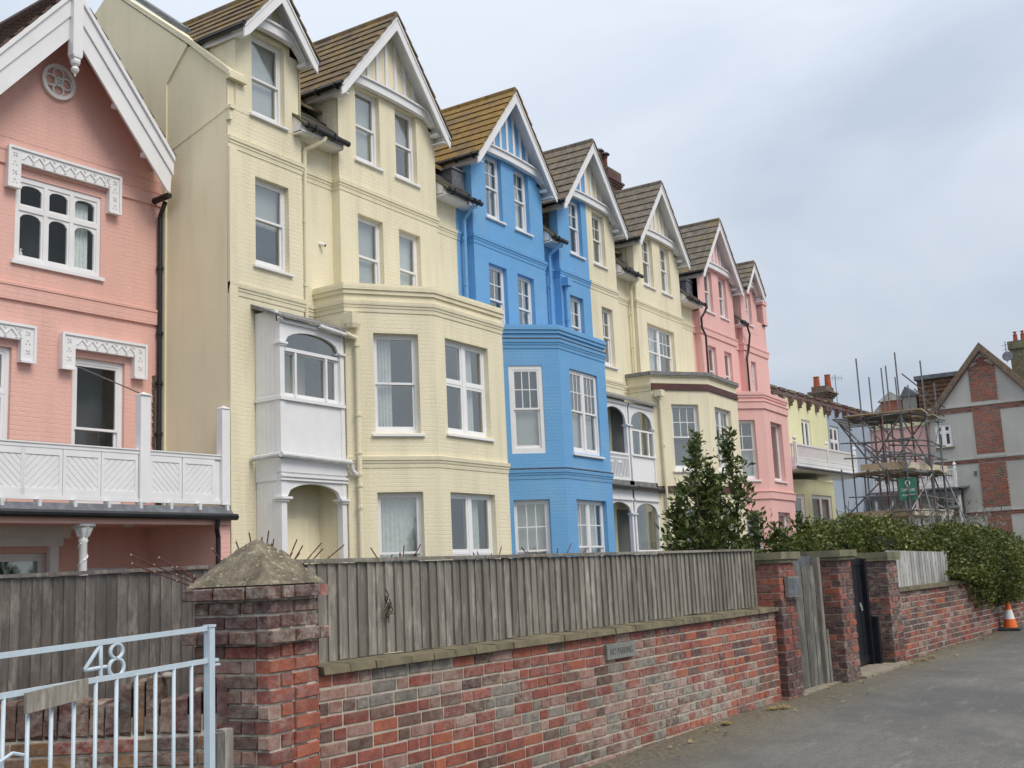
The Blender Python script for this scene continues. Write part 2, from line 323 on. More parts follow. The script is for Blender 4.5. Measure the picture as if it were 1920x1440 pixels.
def obj(name, mb, mats, parent=None, smooth=False, kind=None, label=None, **kw):
    if not isinstance(mats, (list, tuple)): mats = [mats]
    me = bpy.data.meshes.new(name)
    off = ROOTLOC.get(parent.name, V(0, 0, 0)) if parent else V(0, 0, 0)
    me.from_pydata([tuple((TF @ Vector(v)) - off) for v in mb.v], [], mb.f)
    for m in mats: me.materials.append(MT[m] if isinstance(m, str) else m)
    if len(mats) > 1: me.polygons.foreach_set('material_index', mb.m)
    if smooth: me.polygons.foreach_set('use_smooth', [True] * len(me.polygons))
    o = bpy.data.objects.new(name, me); C.objects.link(o)
    if parent: o.parent = parent; ROOTLOC[o.name] = off
    if kind: o['kind'] = kind
    if label: o['label'] = label
    return o
def thing(name, label, cat, loc, group=None):
    o = bpy.data.objects.new(name, None); C.objects.link(o); o.empty_display_size = .3
    w = TF @ Vector(loc); o.location = w; ROOTLOC[o.name] = w.copy()
    o['label'] = label; o['category'] = cat
    if group: o['group'] = group
    return o
def tag(o, label, cat, group=None):
    o['label'] = label; o['category'] = cat
    if group: o['group'] = group
    return o
def place(me, name, parent, mat4):
    """an object sharing mesh me, at world matrix mat4, child of parent"""
    o = bpy.data.objects.new(name, me); C.objects.link(o)
    if parent: o.parent = parent; m = Matrix.Translation(-ROOTLOC[parent.name]) @ mat4
    else: m = mat4
    o.matrix_local = m; return o
def dirs(a): a = RAD(a); return V(math.cos(a), math.sin(a), 0)
# ================================================================ GROUND AND ROAD
def gz(x, y):
    d = .843 * x + .538 * y; return .0165 * max(-40, min(d, 24))
def sheet(name, xs, ys, dz, mat, kind, wob=0, clip=None):
    mb = MB(); nx, ny = len(xs), len(ys)
    for y in ys:
        for x in xs: mb.v.append((x, y if clip is None else clip(x, y), gz(x, y) + dz + wob * (math.sin(x * 1.7 + y * .9) * .5 + math.sin(x * .63 - y * 1.9) * .5)))
    for j in range(ny - 1):
        for i in range(nx - 1):
            k = j * nx + i; mb.f.append((k, k + 1, k + nx + 1, k + nx)); mb.m.append(0)
    o = obj(name, mb, mat); o['kind'] = kind; return o
gxs = [-250, -120, -60, -30, -15, 0, 8, 16, 24, 32, 45, 60, 90, 150, 260, 420]
sheet("ground", gxs, [-300, -150, -70, -35, -20, -10, -4, 0, 4, 8, 12, 20, 35, 70, 160, 350], -.03, 'soil', 'structure')
sheet("road", [-30 + i * .5 for i in range(200)], [-7 + i * .4 for i in range(29)] + [4.5], .0, 'asphalt', 'structure', .006)

# ================================================================ BRICKWORK
def brick_template(seed):
    r = random.Random(seed); j = lambda a: r.uniform(-a, a)
    v = []
    for (y, ins) in ((1, 0), (.07, 0), (0, 1)):
        for (x, z) in ((0, 0), (1, 0), (1, 1), (0, 1)):
            xi = .022 * ins * (1 if x == 0 else -1); zi = .07 * ins * (1 if z == 0 else -1)
            v.append((x + xi + j(.008), y + (j(.02) if y < 1 else 0), z + zi + j(.03)))
    f = [(3, 2, 1, 0)]
    for k in (0, 4): f += [(k + i, k + (i + 1) % 4, k + 4 + (i + 1) % 4, k + 4 + i) for i in range(4)]
    f.append((8, 9, 10, 11))
    return v, f
BTPL = [brick_template(i) for i in range(4)]
BMESH = {}
def bmesh_of(mi, vi):
    if (mi, vi) not in BMESH:
        me = bpy.data.meshes.new("brick"); me.from_pydata(BTPL[vi][0], [], BTPL[vi][1]); me.materials.append(BR[mi]); BMESH[(mi, vi)] = me
    return BMESH[(mi, vi)]
def bmat(o, u, n, l, d, h):
    """origin o, along u, inward n"""
    return Matrix(((u.x * l, n.x * d, 0, o[0]), (u.y * l, n.y * d, 0, o[1]), (0, 0, h, o[2]), (0, 0, 0, 1)))
CAMP = V(0, 0, 1.62)
def lay(parent, bricks, limit=300, name="brick"):
    """bricks: list of (matrix, material index); the nearest become parts, the rest one joined part"""
    bricks.sort(key=lambda b: (b[0].translation - CAMP).length)
    for M_, mi in bricks[:limit]: place(bmesh_of(mi, R.randrange(4)), name, parent, M_)
    rest = bricks[limit:]
    if rest:
        mb = MB()
        for M_, mi in rest:
            tv, tf = BTPL[R.randrange(4)]; mb.add([M_ @ Vector(v) for v in tv], tf, mi)
        me = bpy.data.meshes.new("further_bricks"); off = ROOTLOC[parent.name]
        me.from_pydata([tuple(Vector(v) - off) for v in mb.v], [], mb.f)
        for b in BR: me.materials.append(b)
        me.polygons.foreach_set('material_index', mb.m)
        o = bpy.data.objects.new("further_bricks", me); C.objects.link(o); o.parent = parent; o['kind'] = 'stuff'
def courses(o, ang, length, ztop, zbot, pitch=.0765, pal=PALETTE_WALL, header=.14, zfun=None, depth=.1, lone=.225, wob=.003):
    u = dirs(ang); n = V(-u.y, u.x, 0); out = []
    k = 0; z = ztop - pitch
    while z > zbot:
        x = -(.0 if k % 2 else lone / 2) - (.0 if k % 4 < 2 else .03)
        while x < length:
            l = lone if R.random() > header else lone / 2
            x0, x1 = max(0, x), min(length, x + l)
            if x1 - x0 > .03:
                p = V(o[0], o[1], 0) + u * (x0 + .005) - n * R.uniform(0, wob)
                if zfun is None or z + pitch > zfun(p.x, p.y) - .02:
                    out.append((bmat((p.x, p.y, z + .005 + R.uniform(-.0015, .0015)), u, n, x1 - x0 - .011, depth, pitch - .013), R.choice(pal(p, z) if callable(pal) else pal)))
            x += l
        z -= pitch; k += 1
    return out
# ---- long garden wall
WA = V(4.946, 4.466, 0); WANG = -2.96; WL = 6.72
uw = dirs(WANG); nw = V(-uw.y, uw.x, 0)
wall = thing("brick_wall", "long red and grey brick garden wall with plank fence on top beside the road", "wall", (8, 4.4, 0))
mb = MB(); mb.obox(WA + nw * .0055 + V(0, 0, -.1), uw * WL, nw * .2, V(0, 0, 1.195)); obj("mortar_bed", mb, 'mortar', wall)
PW = [0] * 7 + [1] * 11 + [2] * 4 + [3] * 5 + [4] * 2 + [5] * 5 + [6]
def zoned(p, z):
    q = mnoise.noise(V(p.x * .9 + 3.1, z * 1.3, 4.2)) + .35 * mnoise.noise(V(p.x * 3.1, z * 3.7, 1.2)) + (.10 if 8.3 < p.x < 10.4 and .35 < z < .95 else -.06)
    return [4, 4, 3, 5, 5, 5, 1, 1] if q > .15 else ([1, 1, 3, 5, 1, 0, 5] if q > -.03 else [0, 0, 0, 1, 1, 1, 1, 2, 3, 0])
lay(wall, courses(WA, WANG, WL, 1.098, -.05, pal=zoned, zfun=gz, header=.3))
x = 0
while x < WL:
    l = min(R.choice([.11, .16, .22, .22]), WL - x)
    mb = MB(); h = .055 + R.uniform(-.004, .004); y0 = -.045 - R.uniform(0, .01)
    o_ = WA + uw * (x + .004) + nw * y0 + V(0, 0, 1.101)
    vs = [o_, o_ + uw * (l - .006), o_ + uw * (l - .006) + nw * .24, o_ + nw * .24]
    top = [v + V(0, 0, h - (.012 if i < 2 else 0) + R.uniform(-.003, .003)) for i, v in enumerate(vs)]
    top[0] += nw * .008; top[1] += nw * .008
    mb.add(vs + top, [(3, 2, 1, 0), (4, 5, 6, 7), (0, 1, 5, 4), (1, 2, 6, 5), (2, 3, 7, 6), (3, 0, 4, 7)])
    obj("coping_tile", mb, 'coping', wall); x += l
# plaque
pl = thing("name_plaque", "small grey slate plaque with faint engraved lettering fixed to the brick wall", "plaque", WA + uw * 3.4 + V(0, 0, .96))
mb = MB(); mb.obox(WA + uw * 3.17 - nw * .030 + V(0, 0, .905), uw * .46, nw * .03, V(0, 0, .118)); obj("slab", mb, 'slate', pl)
def text(s, name, parent, pos, u, n_out, h, mat, extr=.001, width=None):
    cu = bpy.data.curves.new(name, 'FONT'); cu.body = s; cu.size = h; cu.extrude = extr; cu.align_x = 'CENTER'; cu.align_y = 'CENTER'
    to = bpy.data.objects.new(name, cu); C.objects.link(to)
    dg = bpy.context.evaluated_depsgraph_get(); me = bpy.data.meshes.new_from_object(to.evaluated_get(dg)); C.objects.unlink(to); bpy.data.objects.remove(to)
    me.materials.clear(); me.materials.append(MT[mat])
    xs_ = [v.co.x for v in me.vertices]; w = max(xs_) - min(xs_); k = 1 if width is None else width / w
    u = Vector(u); no = Vector(n_out)
    M_ = Matrix(((u.x * k, 0, no.x, pos[0]), (u.y * k, 0, no.y, pos[1]), (u.z * k, 1, no.z, pos[2]), (0, 0, 0, 1)))
    return place(me, name, parent, M_)
text("NO PARKING", "engraved_letters", pl, WA + uw * 3.40 - nw * .0305 + V(0, 0, .96), uw, -nw, .075, 'ink', width=.36)

# ---- piers
def pier(name, label, c, ang, w, d, ztop, zbot, pals, core=.0115, mortar='mortar', gap=.010, wobp=.004, pitch=.0765, corbels=(), limit=300, leftpal=None):
    """c: nearest corner; w along ang, d inward"""
    t = thing(name, label, "pier", (c[0], c[1], zbot))
    u = dirs(ang); n = V(-u.y, u.x, 0); c = V(c[0], c[1], 0)
    mb = MB(); mb.obox(c + u * core + n * core + V(0, 0, zbot), u * (w - 2 * core), n * (d - 2 * core), V(0, 0, ztop - zbot)); obj("mortar_core", mb, mortar, t)
    out = []; k = 0; z = ztop - pitch
    while z > zbot - .06:
        pal = pals(z)
        pr = .045 if any(a <= z + .01 < b for a, b in corbels) else 0
        cc = c - (u + n) * pr; W_, D_ = w + 2 * pr, d + 2 * pr
        th = .1
        h = pitch - gap
        def run(o, uu, nn, length, start, pal):
            x = 0; first = True
            while x < length - .02:
                l = (start if first else .22); first = False
                if length - (x + l) < .05: l = length - x
                l = min(l, length - x)
                p = o + uu * (x + gap / 2) - nn * R.uniform(0, wobp)
                out.append((bmat((p.x, p.y, z + R.uniform(-.0015, .0015)), uu, nn, l - gap, th, h), R.choice(pal))); x += l
        if k % 2: # front run owns the corner
            run(cc, u, n, W_, .22, pal); run(cc + n * D_, -n, u, D_ - th, .11, leftpal(z) if leftpal else pal); run(cc + u * W_ + n * th, n, -u, D_ - th, .11, pal)
        else:
            run(cc + u * th, u, n, W_ - 2 * th, .11, pal); run(cc + n * D_, -n, u, D_, .22, leftpal(z) if leftpal else pal); run(cc + u * W_, n, -u, D_, .22, pal)
        z -= pitch; k += 1
    lay(t, out, limit)
    return t, u, n
# near pier with pyramid cap
FC = (4.475, 4.385)
fp, pu, pn = pier("gate_pier", "tall weathered brick gate pier with rough pyramid mortar cap beside the blue gate", FC, 6.5, .45, .52, 1.625, .05, core=.0125, mortar='mortarpale', gap=.0135, wobp=.009, pals=
    lambda z: [2, 3, 3, 1] if z > 1.30 else [0, 0, 1, 1, 1], pitch=.0785, corbels=((1.545, 1.63), (1.30, 1.38)),
    leftpal=lambda z: [3, 2, 3] if z > 1.30 else ([5, 1, 3, 5] if z > .95 else [5, 3, 2, 5, 0]))
mb = MB(); nseg = 22; cc = V(*FC, 0) + pu * .225 + pn * .26
rn = random.Random(3)
G = []
for j in range(nseg + 1):
    row = []
    for i in range(nseg + 1):
        a, b = (i / nseg - .5) * 2, (j / nseg - .5) * 2; q = max(abs(a), abs(b)); e = (abs(a) ** 3 + abs(b) ** 3) ** (1 / 3) / max(q, 1e-6)
        hgt = .26 * (1 - min(1, q) ** 1.05) * (1 + .10 * math.sin(q * math.pi)) + (rn.uniform(-.007, .007) if q < .97 else 0) + .010 * math.sin(a * 7 + b * 5) * (1 - q)
        row.append(len(mb.v)); mb.v.append(tuple(cc + pu * (a * .262) + pn * (b * .295) + V(0, 0, 1.622 + hgt)))
    G.append(row)
for j in range(nseg):
    for i in range(nseg): mb.f.append((G[j][i], G[j][i + 1], G[j + 1][i + 1], G[j + 1][i])); mb.m.append(0)
m, t, b = nodes("lichened mortar cap"); g = posn(t)
c = mix(t, ramp(t, noise(t, 9, 5, .65, vec=g), [(.35, 0), (.65, 1)]), (.10, .085, .06), (.25, .215, .155))
c = mix(t, ramp(t, noise(t, 34, 5, .7, vec=g), [(.56, 0), (.64, .9)]), c, (.48, .44, .31)); lk(t, c, b.inputs['Base Color']); b.inputs['Roughness'].default_value = .95
bump(t, b, noise(t, 30, 6, .7, vec=g), .9, .02); MT['cap'] = m
obj("pyramid_cap", mb, 'cap', fp, smooth=True)
# gate piers further along
def slabs(t, c, u, n, w, d, z, over=.06):
    o_ = V(c[0], c[1], 0)
    mb = MB(); mb.obox(o_ - u * .035 - n * .035 + V(0, 0, z), u * (w + .07), n * (d + .07), V(0, 0, .035)); obj("bed_slab", mb, 'stonecap', t)
    mb = MB(); mb.obox(o_ - u * over - n * over + V(0, 0, z + .037), u * (w + 2 * over), n * (d + 2 * over), V(0, 0, .075)); obj("cap_slab", mb, 'stonecap', t)
P1, P2, P3 = (11.64, 4.03), (13.09, 3.83), (15.0, 3.76)
t, u, n = pier("gate_pier", "red brick pier with flat stone cap and letter plate left of the wooden gate", P1, -3, .42, .45, 1.60, .15, lambda z: [1, 1, 1, 0] if z > 1.15 else ([2, 1, 6, 0] if z > .8 else [2, 6, 2, 1])); slabs(t, P1, u, n, .42, .45, 1.60)
t, u, n = pier("gate_pier", "brick pier with flat stone cap standing between the wooden gate and the black gate", P2, -3.5, .45, .42, 1.60, .16, lambda z: [1, 2, 2, 3, 0] if z > .5 else [2, 2, 1]); slabs(t, P2, u, n, .45, .42, 1.60)
t, u, n = pier("gate_pier", "dark red brick pier with thin stone cap right of the black gate", P3, -4.6, .42, .36, 1.56, .18, lambda z: [2, 1, 2, 6, 3]); slabs(t, P3, u, n, .42, .36, 1.56, .04)
lp = thing("letter_plate", "small dark grey metal plate on the brick pier beside the wooden gate", "plate", (11.8, 4, 1.4))
u = dirs(-3); n = V(-u.y, u.x, 0)
mb = MB(); mb.obox(V(*P1, 0) + u * .09 - n * .055 + V(0, 0, 1.235), u * .31, n * .045, V(0, 0, .215)); obj("plate", mb, 'slate', lp)
mb = MB(); mb.obox(V(*P1, 0) + u * .11 - n * .060 + V(0, 0, 1.255), u * .27, n * .004, V(0, 0, .175)); mb.obox(V(*P1, 0) + u * .19 - n * .062 + V(0, 0, 1.335), u * .10, n * .002, V(0, 0, .016)); obj("cover", mb, 'lead', lp)
# ---- far wall
FW = V(15.42, 3.775, 0); FANG = -4.7; FL = 11.5
uf = dirs(FANG); nf = V(-uf.y, uf.x, 0)
fw = thing("brick_wall", "far red brick garden wall under the overhanging hedge beyond the black gate", "wall", (18, 3.6, .2))
mb = MB(); mb.obox(FW + nf * .007 + V(0, 0, 0), uf * FL, nf * .2, V(0, 0, 1.14)); obj("mortar_bed", mb, 'mortar', fw)
lay(fw, courses(FW, FANG, FL, 1.14, 0, pal=[1, 1, 1, 2, 2, 0, 5, 5, 3, 3, 6], zfun=gz), 300)
x = 0
while x < 2.9:
    mb = MB(); mb.obox(FW + uf * (x + .003) - nf * .04 + V(0, 0, 1.143), uf * .45, nf * .25, V(0, 0, .05 + R.uniform(0, .008))); obj("coping_tile", mb, 'coping', fw); x += .456
# ================================================================ FENCES
def boards(parent, o, u, n, count, pitch, z0, z1, mat, th=.012, lap=.25, jit=.006, topf=None):
    for i in range(count):
        x = i * pitch + R.uniform(-.003, .003); w = pitch * (1 + lap); mb = MB()
        a = o + u * x; zt = z1 + R.uniform(-jit, 0); zb = z0 + R.uniform(-jit, jit)
        if topf: zt = topf(x)
        l = R.uniform(-.003, .003)
        vs = []
        for z in (zb, zt):
            vs += [a - n * (th + .008 + l) + V(0, 0, z), a + u * w - n * (.003 + l) + V(0, 0, z), a + u * w + n * .006 + V(0, 0, z), a + n * .006 + V(0, 0, z)]
        mb.add(vs, [(3, 2, 1, 0), (4, 5, 6, 7), (0, 1, 5, 4), (1, 2, 6, 5), (2, 3, 7, 6), (3, 0, 4, 7)])
        obj("fence_board", mb, mat, parent)
fa = thing("board_fence", "long weathered grey vertical board fence standing on the long brick wall", "fence", (8, 4.6, 1.16))
FO = WA + nw * .15
boards(fa, FO - uw * .12, uw, nw, 78, .0865, 1.158, 1.735, 'fence', th=.011, lap=.05, jit=.006)
x = 0
for l in (1.9, 1.85, 1.9, 1.03):
    mb = MB(); mb.obox(FO + uw * (x - .1) - nw * .035 + V(0, 0, 1.735 + R.uniform(0, .004)), uw * (l - .008), nw * .08, V(0, 0, .022)); obj("cap_rail", mb, 'fence', fa); x += l
mb = MB(); mb.obox(FO - uw * .1 + nw * .02 + V(0, 0, 1.30), uw * 6.7, nw * .04, V(0, 0, .06)); obj("back_rail", mb, 'fence', fa)
mb = MB(); mb.obox(FO - uw * .1 + nw * .0205 + V(0, 0, 1.60), uw * 6.7, nw * .04, V(0, 0, .06)); obj("back_rail", mb, 'fence', fa)
# raised second fence seen over the first
fl = thing("board_fence", "brown grey close boarded fence behind the blue gate and low brick wall", "fence", (4.5, 6, .3))
ul = dirs(-58.2); nl = V(-ul.y, ul.x, 0)
LO = V(3.72, 7.25, 0)
boards(fl, LO, ul, nl, 36, .066, .3, 1.735, 'fenceb', th=.008, lap=.2)
mb = MB(); mb.obox(LO - nl * .03 + V(0, 0, 1.736), ul * 2.42, nl * .07, V(0, 0, .022)); obj("cap_rail", mb, 'fenceb', fl)
f2 = thing("board_fence", "pale silvery board fence on the far brick wall partly under the hedge", "fence", (16.5, 3.8, 1.2))
boards(f2, FW + nf * .10 + uf * .03, uf, nf, 22, .125, 1.19, 1.68, 'fencep', th=.003, lap=.02, topf=lambda x: 1.69 - .02 * x)
# ================================================================ LOW WALL BEHIND BLUE GATE
lw = thing("brick_wall", "low rough brown brick wall topped with upright bricks behind the blue gate", "wall", (4.0, 5.4, .1))
LW0 = V(3.45, 6.22, 0); ull = dirs(-57.5); nll = V(-ull.y, ull.x, 0)
mb = MB(); mb.obox(LW0 + nll * .01, ull * 1.86, nll * .18, V(0, 0, .95)); obj("mortar_bed", mb, 'mortarpale', lw)
out = courses(LW0, -57.5, 1.86, .845, .05, .078, pal=[3, 3, 7, 7, 2, 1, 5, 6], header=.3, wob=.012)
x = .0; k = 0
while x < 1.80:
    wq = R.uniform(.068, .09)
    grp = int(x / .24) % 2; zt = 1.045 + (.09 if grp else 0) + R.uniform(-.006, .006)
    mi = R.choice([3, 3, 2, 3, 6, 7, 5])
    p = LW0 + ull * (x + .004) - nll * R.uniform(0, .014)
    out.append((bmat((p.x, p.y, .855), ull, nll, wq - .012, .17, zt - .855 + R.uniform(-.02, .02)), mi)); x += wq
lay(lw, out, 300)
for i, (dx, dz, s) in enumerate(((.42, 1.075, .03), (.47, 1.075, .026), (.52, 1.075, .028), (.98, .985, .030), (1.12, 1.075, .03), (1.36, .985, .03), (1.42, .985, .024), (1.5, 1.075, .034), (1.68, .985, .036))):
    mb = MB(); n_ = 8; prof = [(s * math.sin(a) + .001, -s * .55 * math.cos(a)) for a in [math.pi * k_ / 6 for k_ in range(7)]]
    mb.lathe(LW0 + ull * dx + nll * .08 + V(0, 0, dz + .065 + s * .5), prof, 9)
    tag(obj("pebble", mb, 'pebble', smooth=True), "smooth beach pebble lying on top of the low brick wall behind the gate", "pebble", "pebbles on the low wall")
# ================================================================ BLUE GATE 48
gt = thing("garden_gate", "pale blue metal garden gate with the number 48 between its rails", "gate", (3.3, 4.1, .1))
GO = V(3.81, 4.12, 0); ug = dirs(4.5); ng = V(-ug.y, ug.x, 0)
gp = lambda u_, z: GO + ug * u_ + V(0, 0, z)
r1 = lambda u_: 1.432 + .028 * u_; r2 = lambda u_: 1.283 + .030 * u_
mb = MB(); mb.obox(gp(-.018, .1) - ng * .018, ug * .036, ng * .036, V(0, 0, 1.345)); mb.obox(gp(-.022, 1.436) - ng * .022, ug * .044, ng * .044, V(0, 0, .012)); obj("gate_post", mb, 'gatepaint', gt)
for nm, rr in (("top_rail", r1), ("middle_rail", r2)):
    mb = MB(); a, b_ = gp(-1.62, rr(-1.62)), gp(-.005, rr(-.005)); mb.prism([a - ng * .008 - Z * .011, a + ng * .008 - Z * .011, a + ng * .008 + Z * .011, a - ng * .008 + Z * .011], b_ - a); obj(nm, mb, 'gatepaint', gt)
mb = MB(); mb.tube(gp(-1.62, .2), gp(0, .2), .012, 6); obj("bottom_rail", mb, 'gatepaint', gt)
for i in range(14):
    u_ = -.118 - .1115 * i; mb = MB(); mb.tube(gp(u_, .2), gp(u_, r2(u_)), .0085, 8); obj("bar", mb, 'gatepaint', gt, smooth=True)
def stroke(pts, name):
    mb = MB(); mb.sweep([gp(*p) for p in pts], .0085, 8); obj(name, mb, 'gatepaint', gt, smooth=True)
stroke([(-.650, 1.262), (-.6505, 1.32), (-.652, 1.398), (-.656, 1.402), (-.66, 1.398), (-.733, 1.312), (-.733, 1.308), (-.728, 1.307), (-.622, 1.311)], "numeral_four")
cx = -.566; pts = []
for k in range(33):
    t_ = k / 32 * 4 * math.pi; up_ = k < 16
    pts.append((cx + (.034 if up_ else -.041) * math.sin(t_), 1.340 + (.031 - .031 * math.cos(t_) if up_ else -.037 + .037 * math.cos(t_))))
stroke(pts, "numeral_eight")
mb = MB(); mb.obox(gp(.0, 1.275) - ng * .008, ug * .055, ng * .016, V(0, 0, .014)); mb.obox(gp(.02, 1.255) - ng * .004, ug * .05, ng * .02, V(0, 0, .01)); obj("latch", mb, 'gatepaint', gt)
mb = MB(); a = gp(-1.045, 1.172) - ng * .02; b_ = gp(-.745, 1.198) - ng * .02; mb.prism([a, a + Z * .078, b_ + Z * .078, b_], ng * -.014); obj("timber_strip", mb, 'fence', gt)
mb = MB(); mb.path([gp(-1.30, .985) - ng * .02, gp(-1.17, 1.005) - ng * .03, gp(-1.10, 1.035) - ng * .03, gp(-1.05, 1.02) - ng * .03], .007, 6); obj("lever_handle", mb, 'gatepaint', gt)
mb = MB(); mb.obox(gp(-1.66, .1) - ng * .02, ug * .05, ng * .04, V(0, 0, 1.36)); obj("hinge_post", mb, 'gatepaint', gt)
po = thing("timber_post", "short grey timber post standing in front of the near brick pier", "post", (3.88, 4.0, .1))
mb = MB(); mb.obox((3.905, 4.17, .05), pu * .055, pn * .06, V(0, 0, .885)); obj("post_shaft", mb, 'gatewood', po)
mb = MB(); mb.obox((3.955, 4.18, .05), pu * .07, pn * .05, V(0, 0, .895)); obj("post_shaft", mb, 'fence', po)
# terracotta pot and stone at the very left
tp = MB(); tp.lathe((2.715, 4.235, 1.51), [(.03, 0), (.045, .02), (.05, .075), (.056, .075), (.056, .10), (.046, .10)], 14)
tag(obj("terracotta_pot", tp, 'terracotta', smooth=False), "small terracotta pot hanging at the left edge above the blue gate", "pot")
# ================================================================ WOODEN GATE, BLACK GATE
wg = thing("wooden_gate", "tall weathered grey wooden board gate between two brick piers", "gate", (12.5, 4.15, .2))
a0 = V(12.07, 4.13, 0); ug2 = dirs(-5); ng2 = V(-ug2.y, ug2.x, 0)
for i in range(7):
    mb = MB(); w = .118; zt = 1.565 + .012 * math.sin(i) - .002 * i; o_ = a0 + ug2 * (i * w + .003) + ng2 * R.uniform(-.004, .004)
    mb.obox(o_ + V(0, 0, .23), ug2 * (w - .006), ng2 * .02, V(0, 0, zt - .23)); obj("gate_board", mb, 'gatewood', wg)
for z in (.5, 1.3): mb = MB(); mb.obox(a0 + ng2 * .021 + V(0, 0, z), ug2 * .82, ng2 * .03, V(0, 0, .1)); obj("brace_rail", mb, 'gatewood', wg)
mb = MB(); mb.obox(a0 + ug2 * .832 - ng2 * .05 + V(0, 0, .2), ug2 * .075, ng2 * .09, V(0, 0, 1.44)); obj("closing_post", mb, 'fence', wg)
mb = MB(); mb.obox(a0 + ug2 * .915 - ng2 * .06 + V(0, 0, .2), ug2 * .05, ng2 * .06, V(0, 0, .62)); obj("stub_post", mb, 'gatewood', wg)
mb = MB(); mb.obox(a0 + ug2 * .30 + ng2 * .03 + V(0, 0, 1.5), ug2 * .55, ng2 * .06, V(0, 0, .16)); obj("head_board", mb, 'lead', wg)
kg = thing("black_gate", "black painted boarded gate with a small bright ring handle in the wall", "gate", (14.3, 4.1, .25))
a0 = V(13.56, 4.12, 0); ug3 = dirs(-4); ng3 = V(-ug3.y, ug3.x, 0)
for i in range(9):
    mb = MB(); w = .135; mb.obox(a0 + ug3 * (i * w + .003) + ng3 * (.004 * (i % 2)) + V(0, 0, .27), ug3 * (w - .006), ng3 * .02, V(0, 0, 1.26)); obj("gate_board", mb, 'blackpaint', kg)
for z in (.30, 1.52): mb = MB(); mb.obox(a0 - ng3 * .012 + V(0, 0, z), ug3 * 1.22, ng3 * .012, V(0, 0, .09)); obj("cross_rail", mb, 'blackpaint', kg)
mb = MB(); mb.obox(a0 + ug3 * 1.225 - ng3 * .05 + V(0, 0, .24), ug3 * .08, ng3 * .09, V(0, 0, 1.36)); obj("gate_frame", mb, 'blackpaint', kg)
mb = MB(); mb.obox(a0 + ug3 * 1.307 - ng3 * .12 + V(0, 0, .24), ug3 * .07, ng3 * .1, V(0, 0, .62)); obj("step_post", mb, 'blackpaint', kg)
mb = MB(); cR = a0 + ug3 * 1.04 - ng3 * .03 + V(0, 0, .98); mb.path([cR + ug3 * (.022 * math.cos(k * math.pi / 6)) + V(0, 0, .032 * math.sin(k * math.pi / 6)) for k in range(13)], .006, 6)
mb.path([cR + V(-.05, 0, .07), cR + V(-.05, 0, .03)], .012, 6); obj("ring_handle", mb, 'brass', kg)
mb = MB(); mb.prism([V(11.95, 3.98, gz(12, 4) - .02), V(13.1, 3.92, gz(13, 4) - .02), V(13.1, 4.4, gz(13, 4) - .02), V(11.95, 4.4, gz(12, 4) - .02)], V(0, 0, .035)); th1 = obj("threshold", mb, 'dust'); th1['kind'] = 'structure'
mb = MB(); mb.prism([V(13.45, 3.72, gz(13.5, 4) - .02), V(15.2, 3.62, gz(15, 4) - .02), V(15.2, 4.35, gz(15, 4) - .02), V(13.45, 4.4, gz(13.5, 4) - .02)], V(0, 0, .05)); th2 = obj("threshold", mb, 'dust'); th2['kind'] = 'structure'
# ================================================================ TRAFFIC CONE
co = thing("traffic_cone", "orange and white traffic cone standing at the foot of the far wall", "cone", (20.36, 3.2, gz(20.4, 3.2)))
cz = gz(20.36, 3.2); mb = MB(); mb.lathe((20.36, 3.2, cz), [(.235, 0), (.235, .03), (.21, .045), (.13, .05)], 4, square=True); obj("base", mb, 'rubber', co)
prof = lambda z: .118 - (.118 - .026) * z / .44
for nm, z0, z1, mt in (("lower_cone", .05, .185, 'orange'), ("reflective_sleeve", .186, .335, 'coneband'), ("upper_cone", .336, .47, 'orange')):
    mb = MB(); mb.lathe((20.36, 3.2, cz), [(prof(z0 - .03), z0), (prof(z1 - .03), z1)], 20); obj(nm, mb, mt, co, smooth=False)
# litter
for i in range(45):
    x = R.choice([R.uniform(9, 12), R.uniform(11.5, 15.5), R.uniform(15.5, 19.5), R.uniform(8, 20)]); y = 4.05 - .05 * (x - 11) - abs(R.gauss(0, .35)); s = R.uniform(.02, .055)
    mb = MB(); a = R.uniform(0, 6); d1, d2 = V(math.cos(a), math.sin(a), .2) * s, V(-math.sin(a), math.cos(a), .1) * s * .5
    p = V(x, y, gz(x, y) + .012); mb.add([p, p + d1 * .5 + d2, p + d1 * 1.1, p + d1 * .5 - d2], [(0, 1, 2, 3)]); mb.add([p + V(0, 0, .003) + d1 * .4, p + d1 + V(0, 0, .012), p + d1 * .7 + d2 + V(0, 0, .004)], [(0, 1, 2)])
    tag(obj("dead_leaf", mb, 'deadleaf'), "dry curled leaf lying on the asphalt near the foot of the wall", "leaf", "dry leaves along the wall foot")
gr = MB()
for k in range(2600):
    x = R.uniform(5, 21); y = 4.46 - .052 * (x - 4.9) - .06 - abs(R.gauss(0, .22)); y -= .25 if 11.5 < x < 15.4 else 0; s = R.uniform(.003, .011); p = V(x, y, gz(x, y) + .004)
    a = R.uniform(0, 3); d1, d2 = V(math.cos(a), math.sin(a), 0) * s, V(-math.sin(a), math.cos(a), 0) * s * .7
    gr.add([p + d1, p + d2, p - d1, p - d2, p + V(0, 0, s * .9)], [(0, 1, 4), (1, 2, 4), (2, 3, 4), (3, 0, 4)])
o_ = obj("grit", gr, simple("grey brown grit", (.20, .17, .12), .95, var=.5, scale=40)); o_['kind'] = 'stuff'
rg = MB()
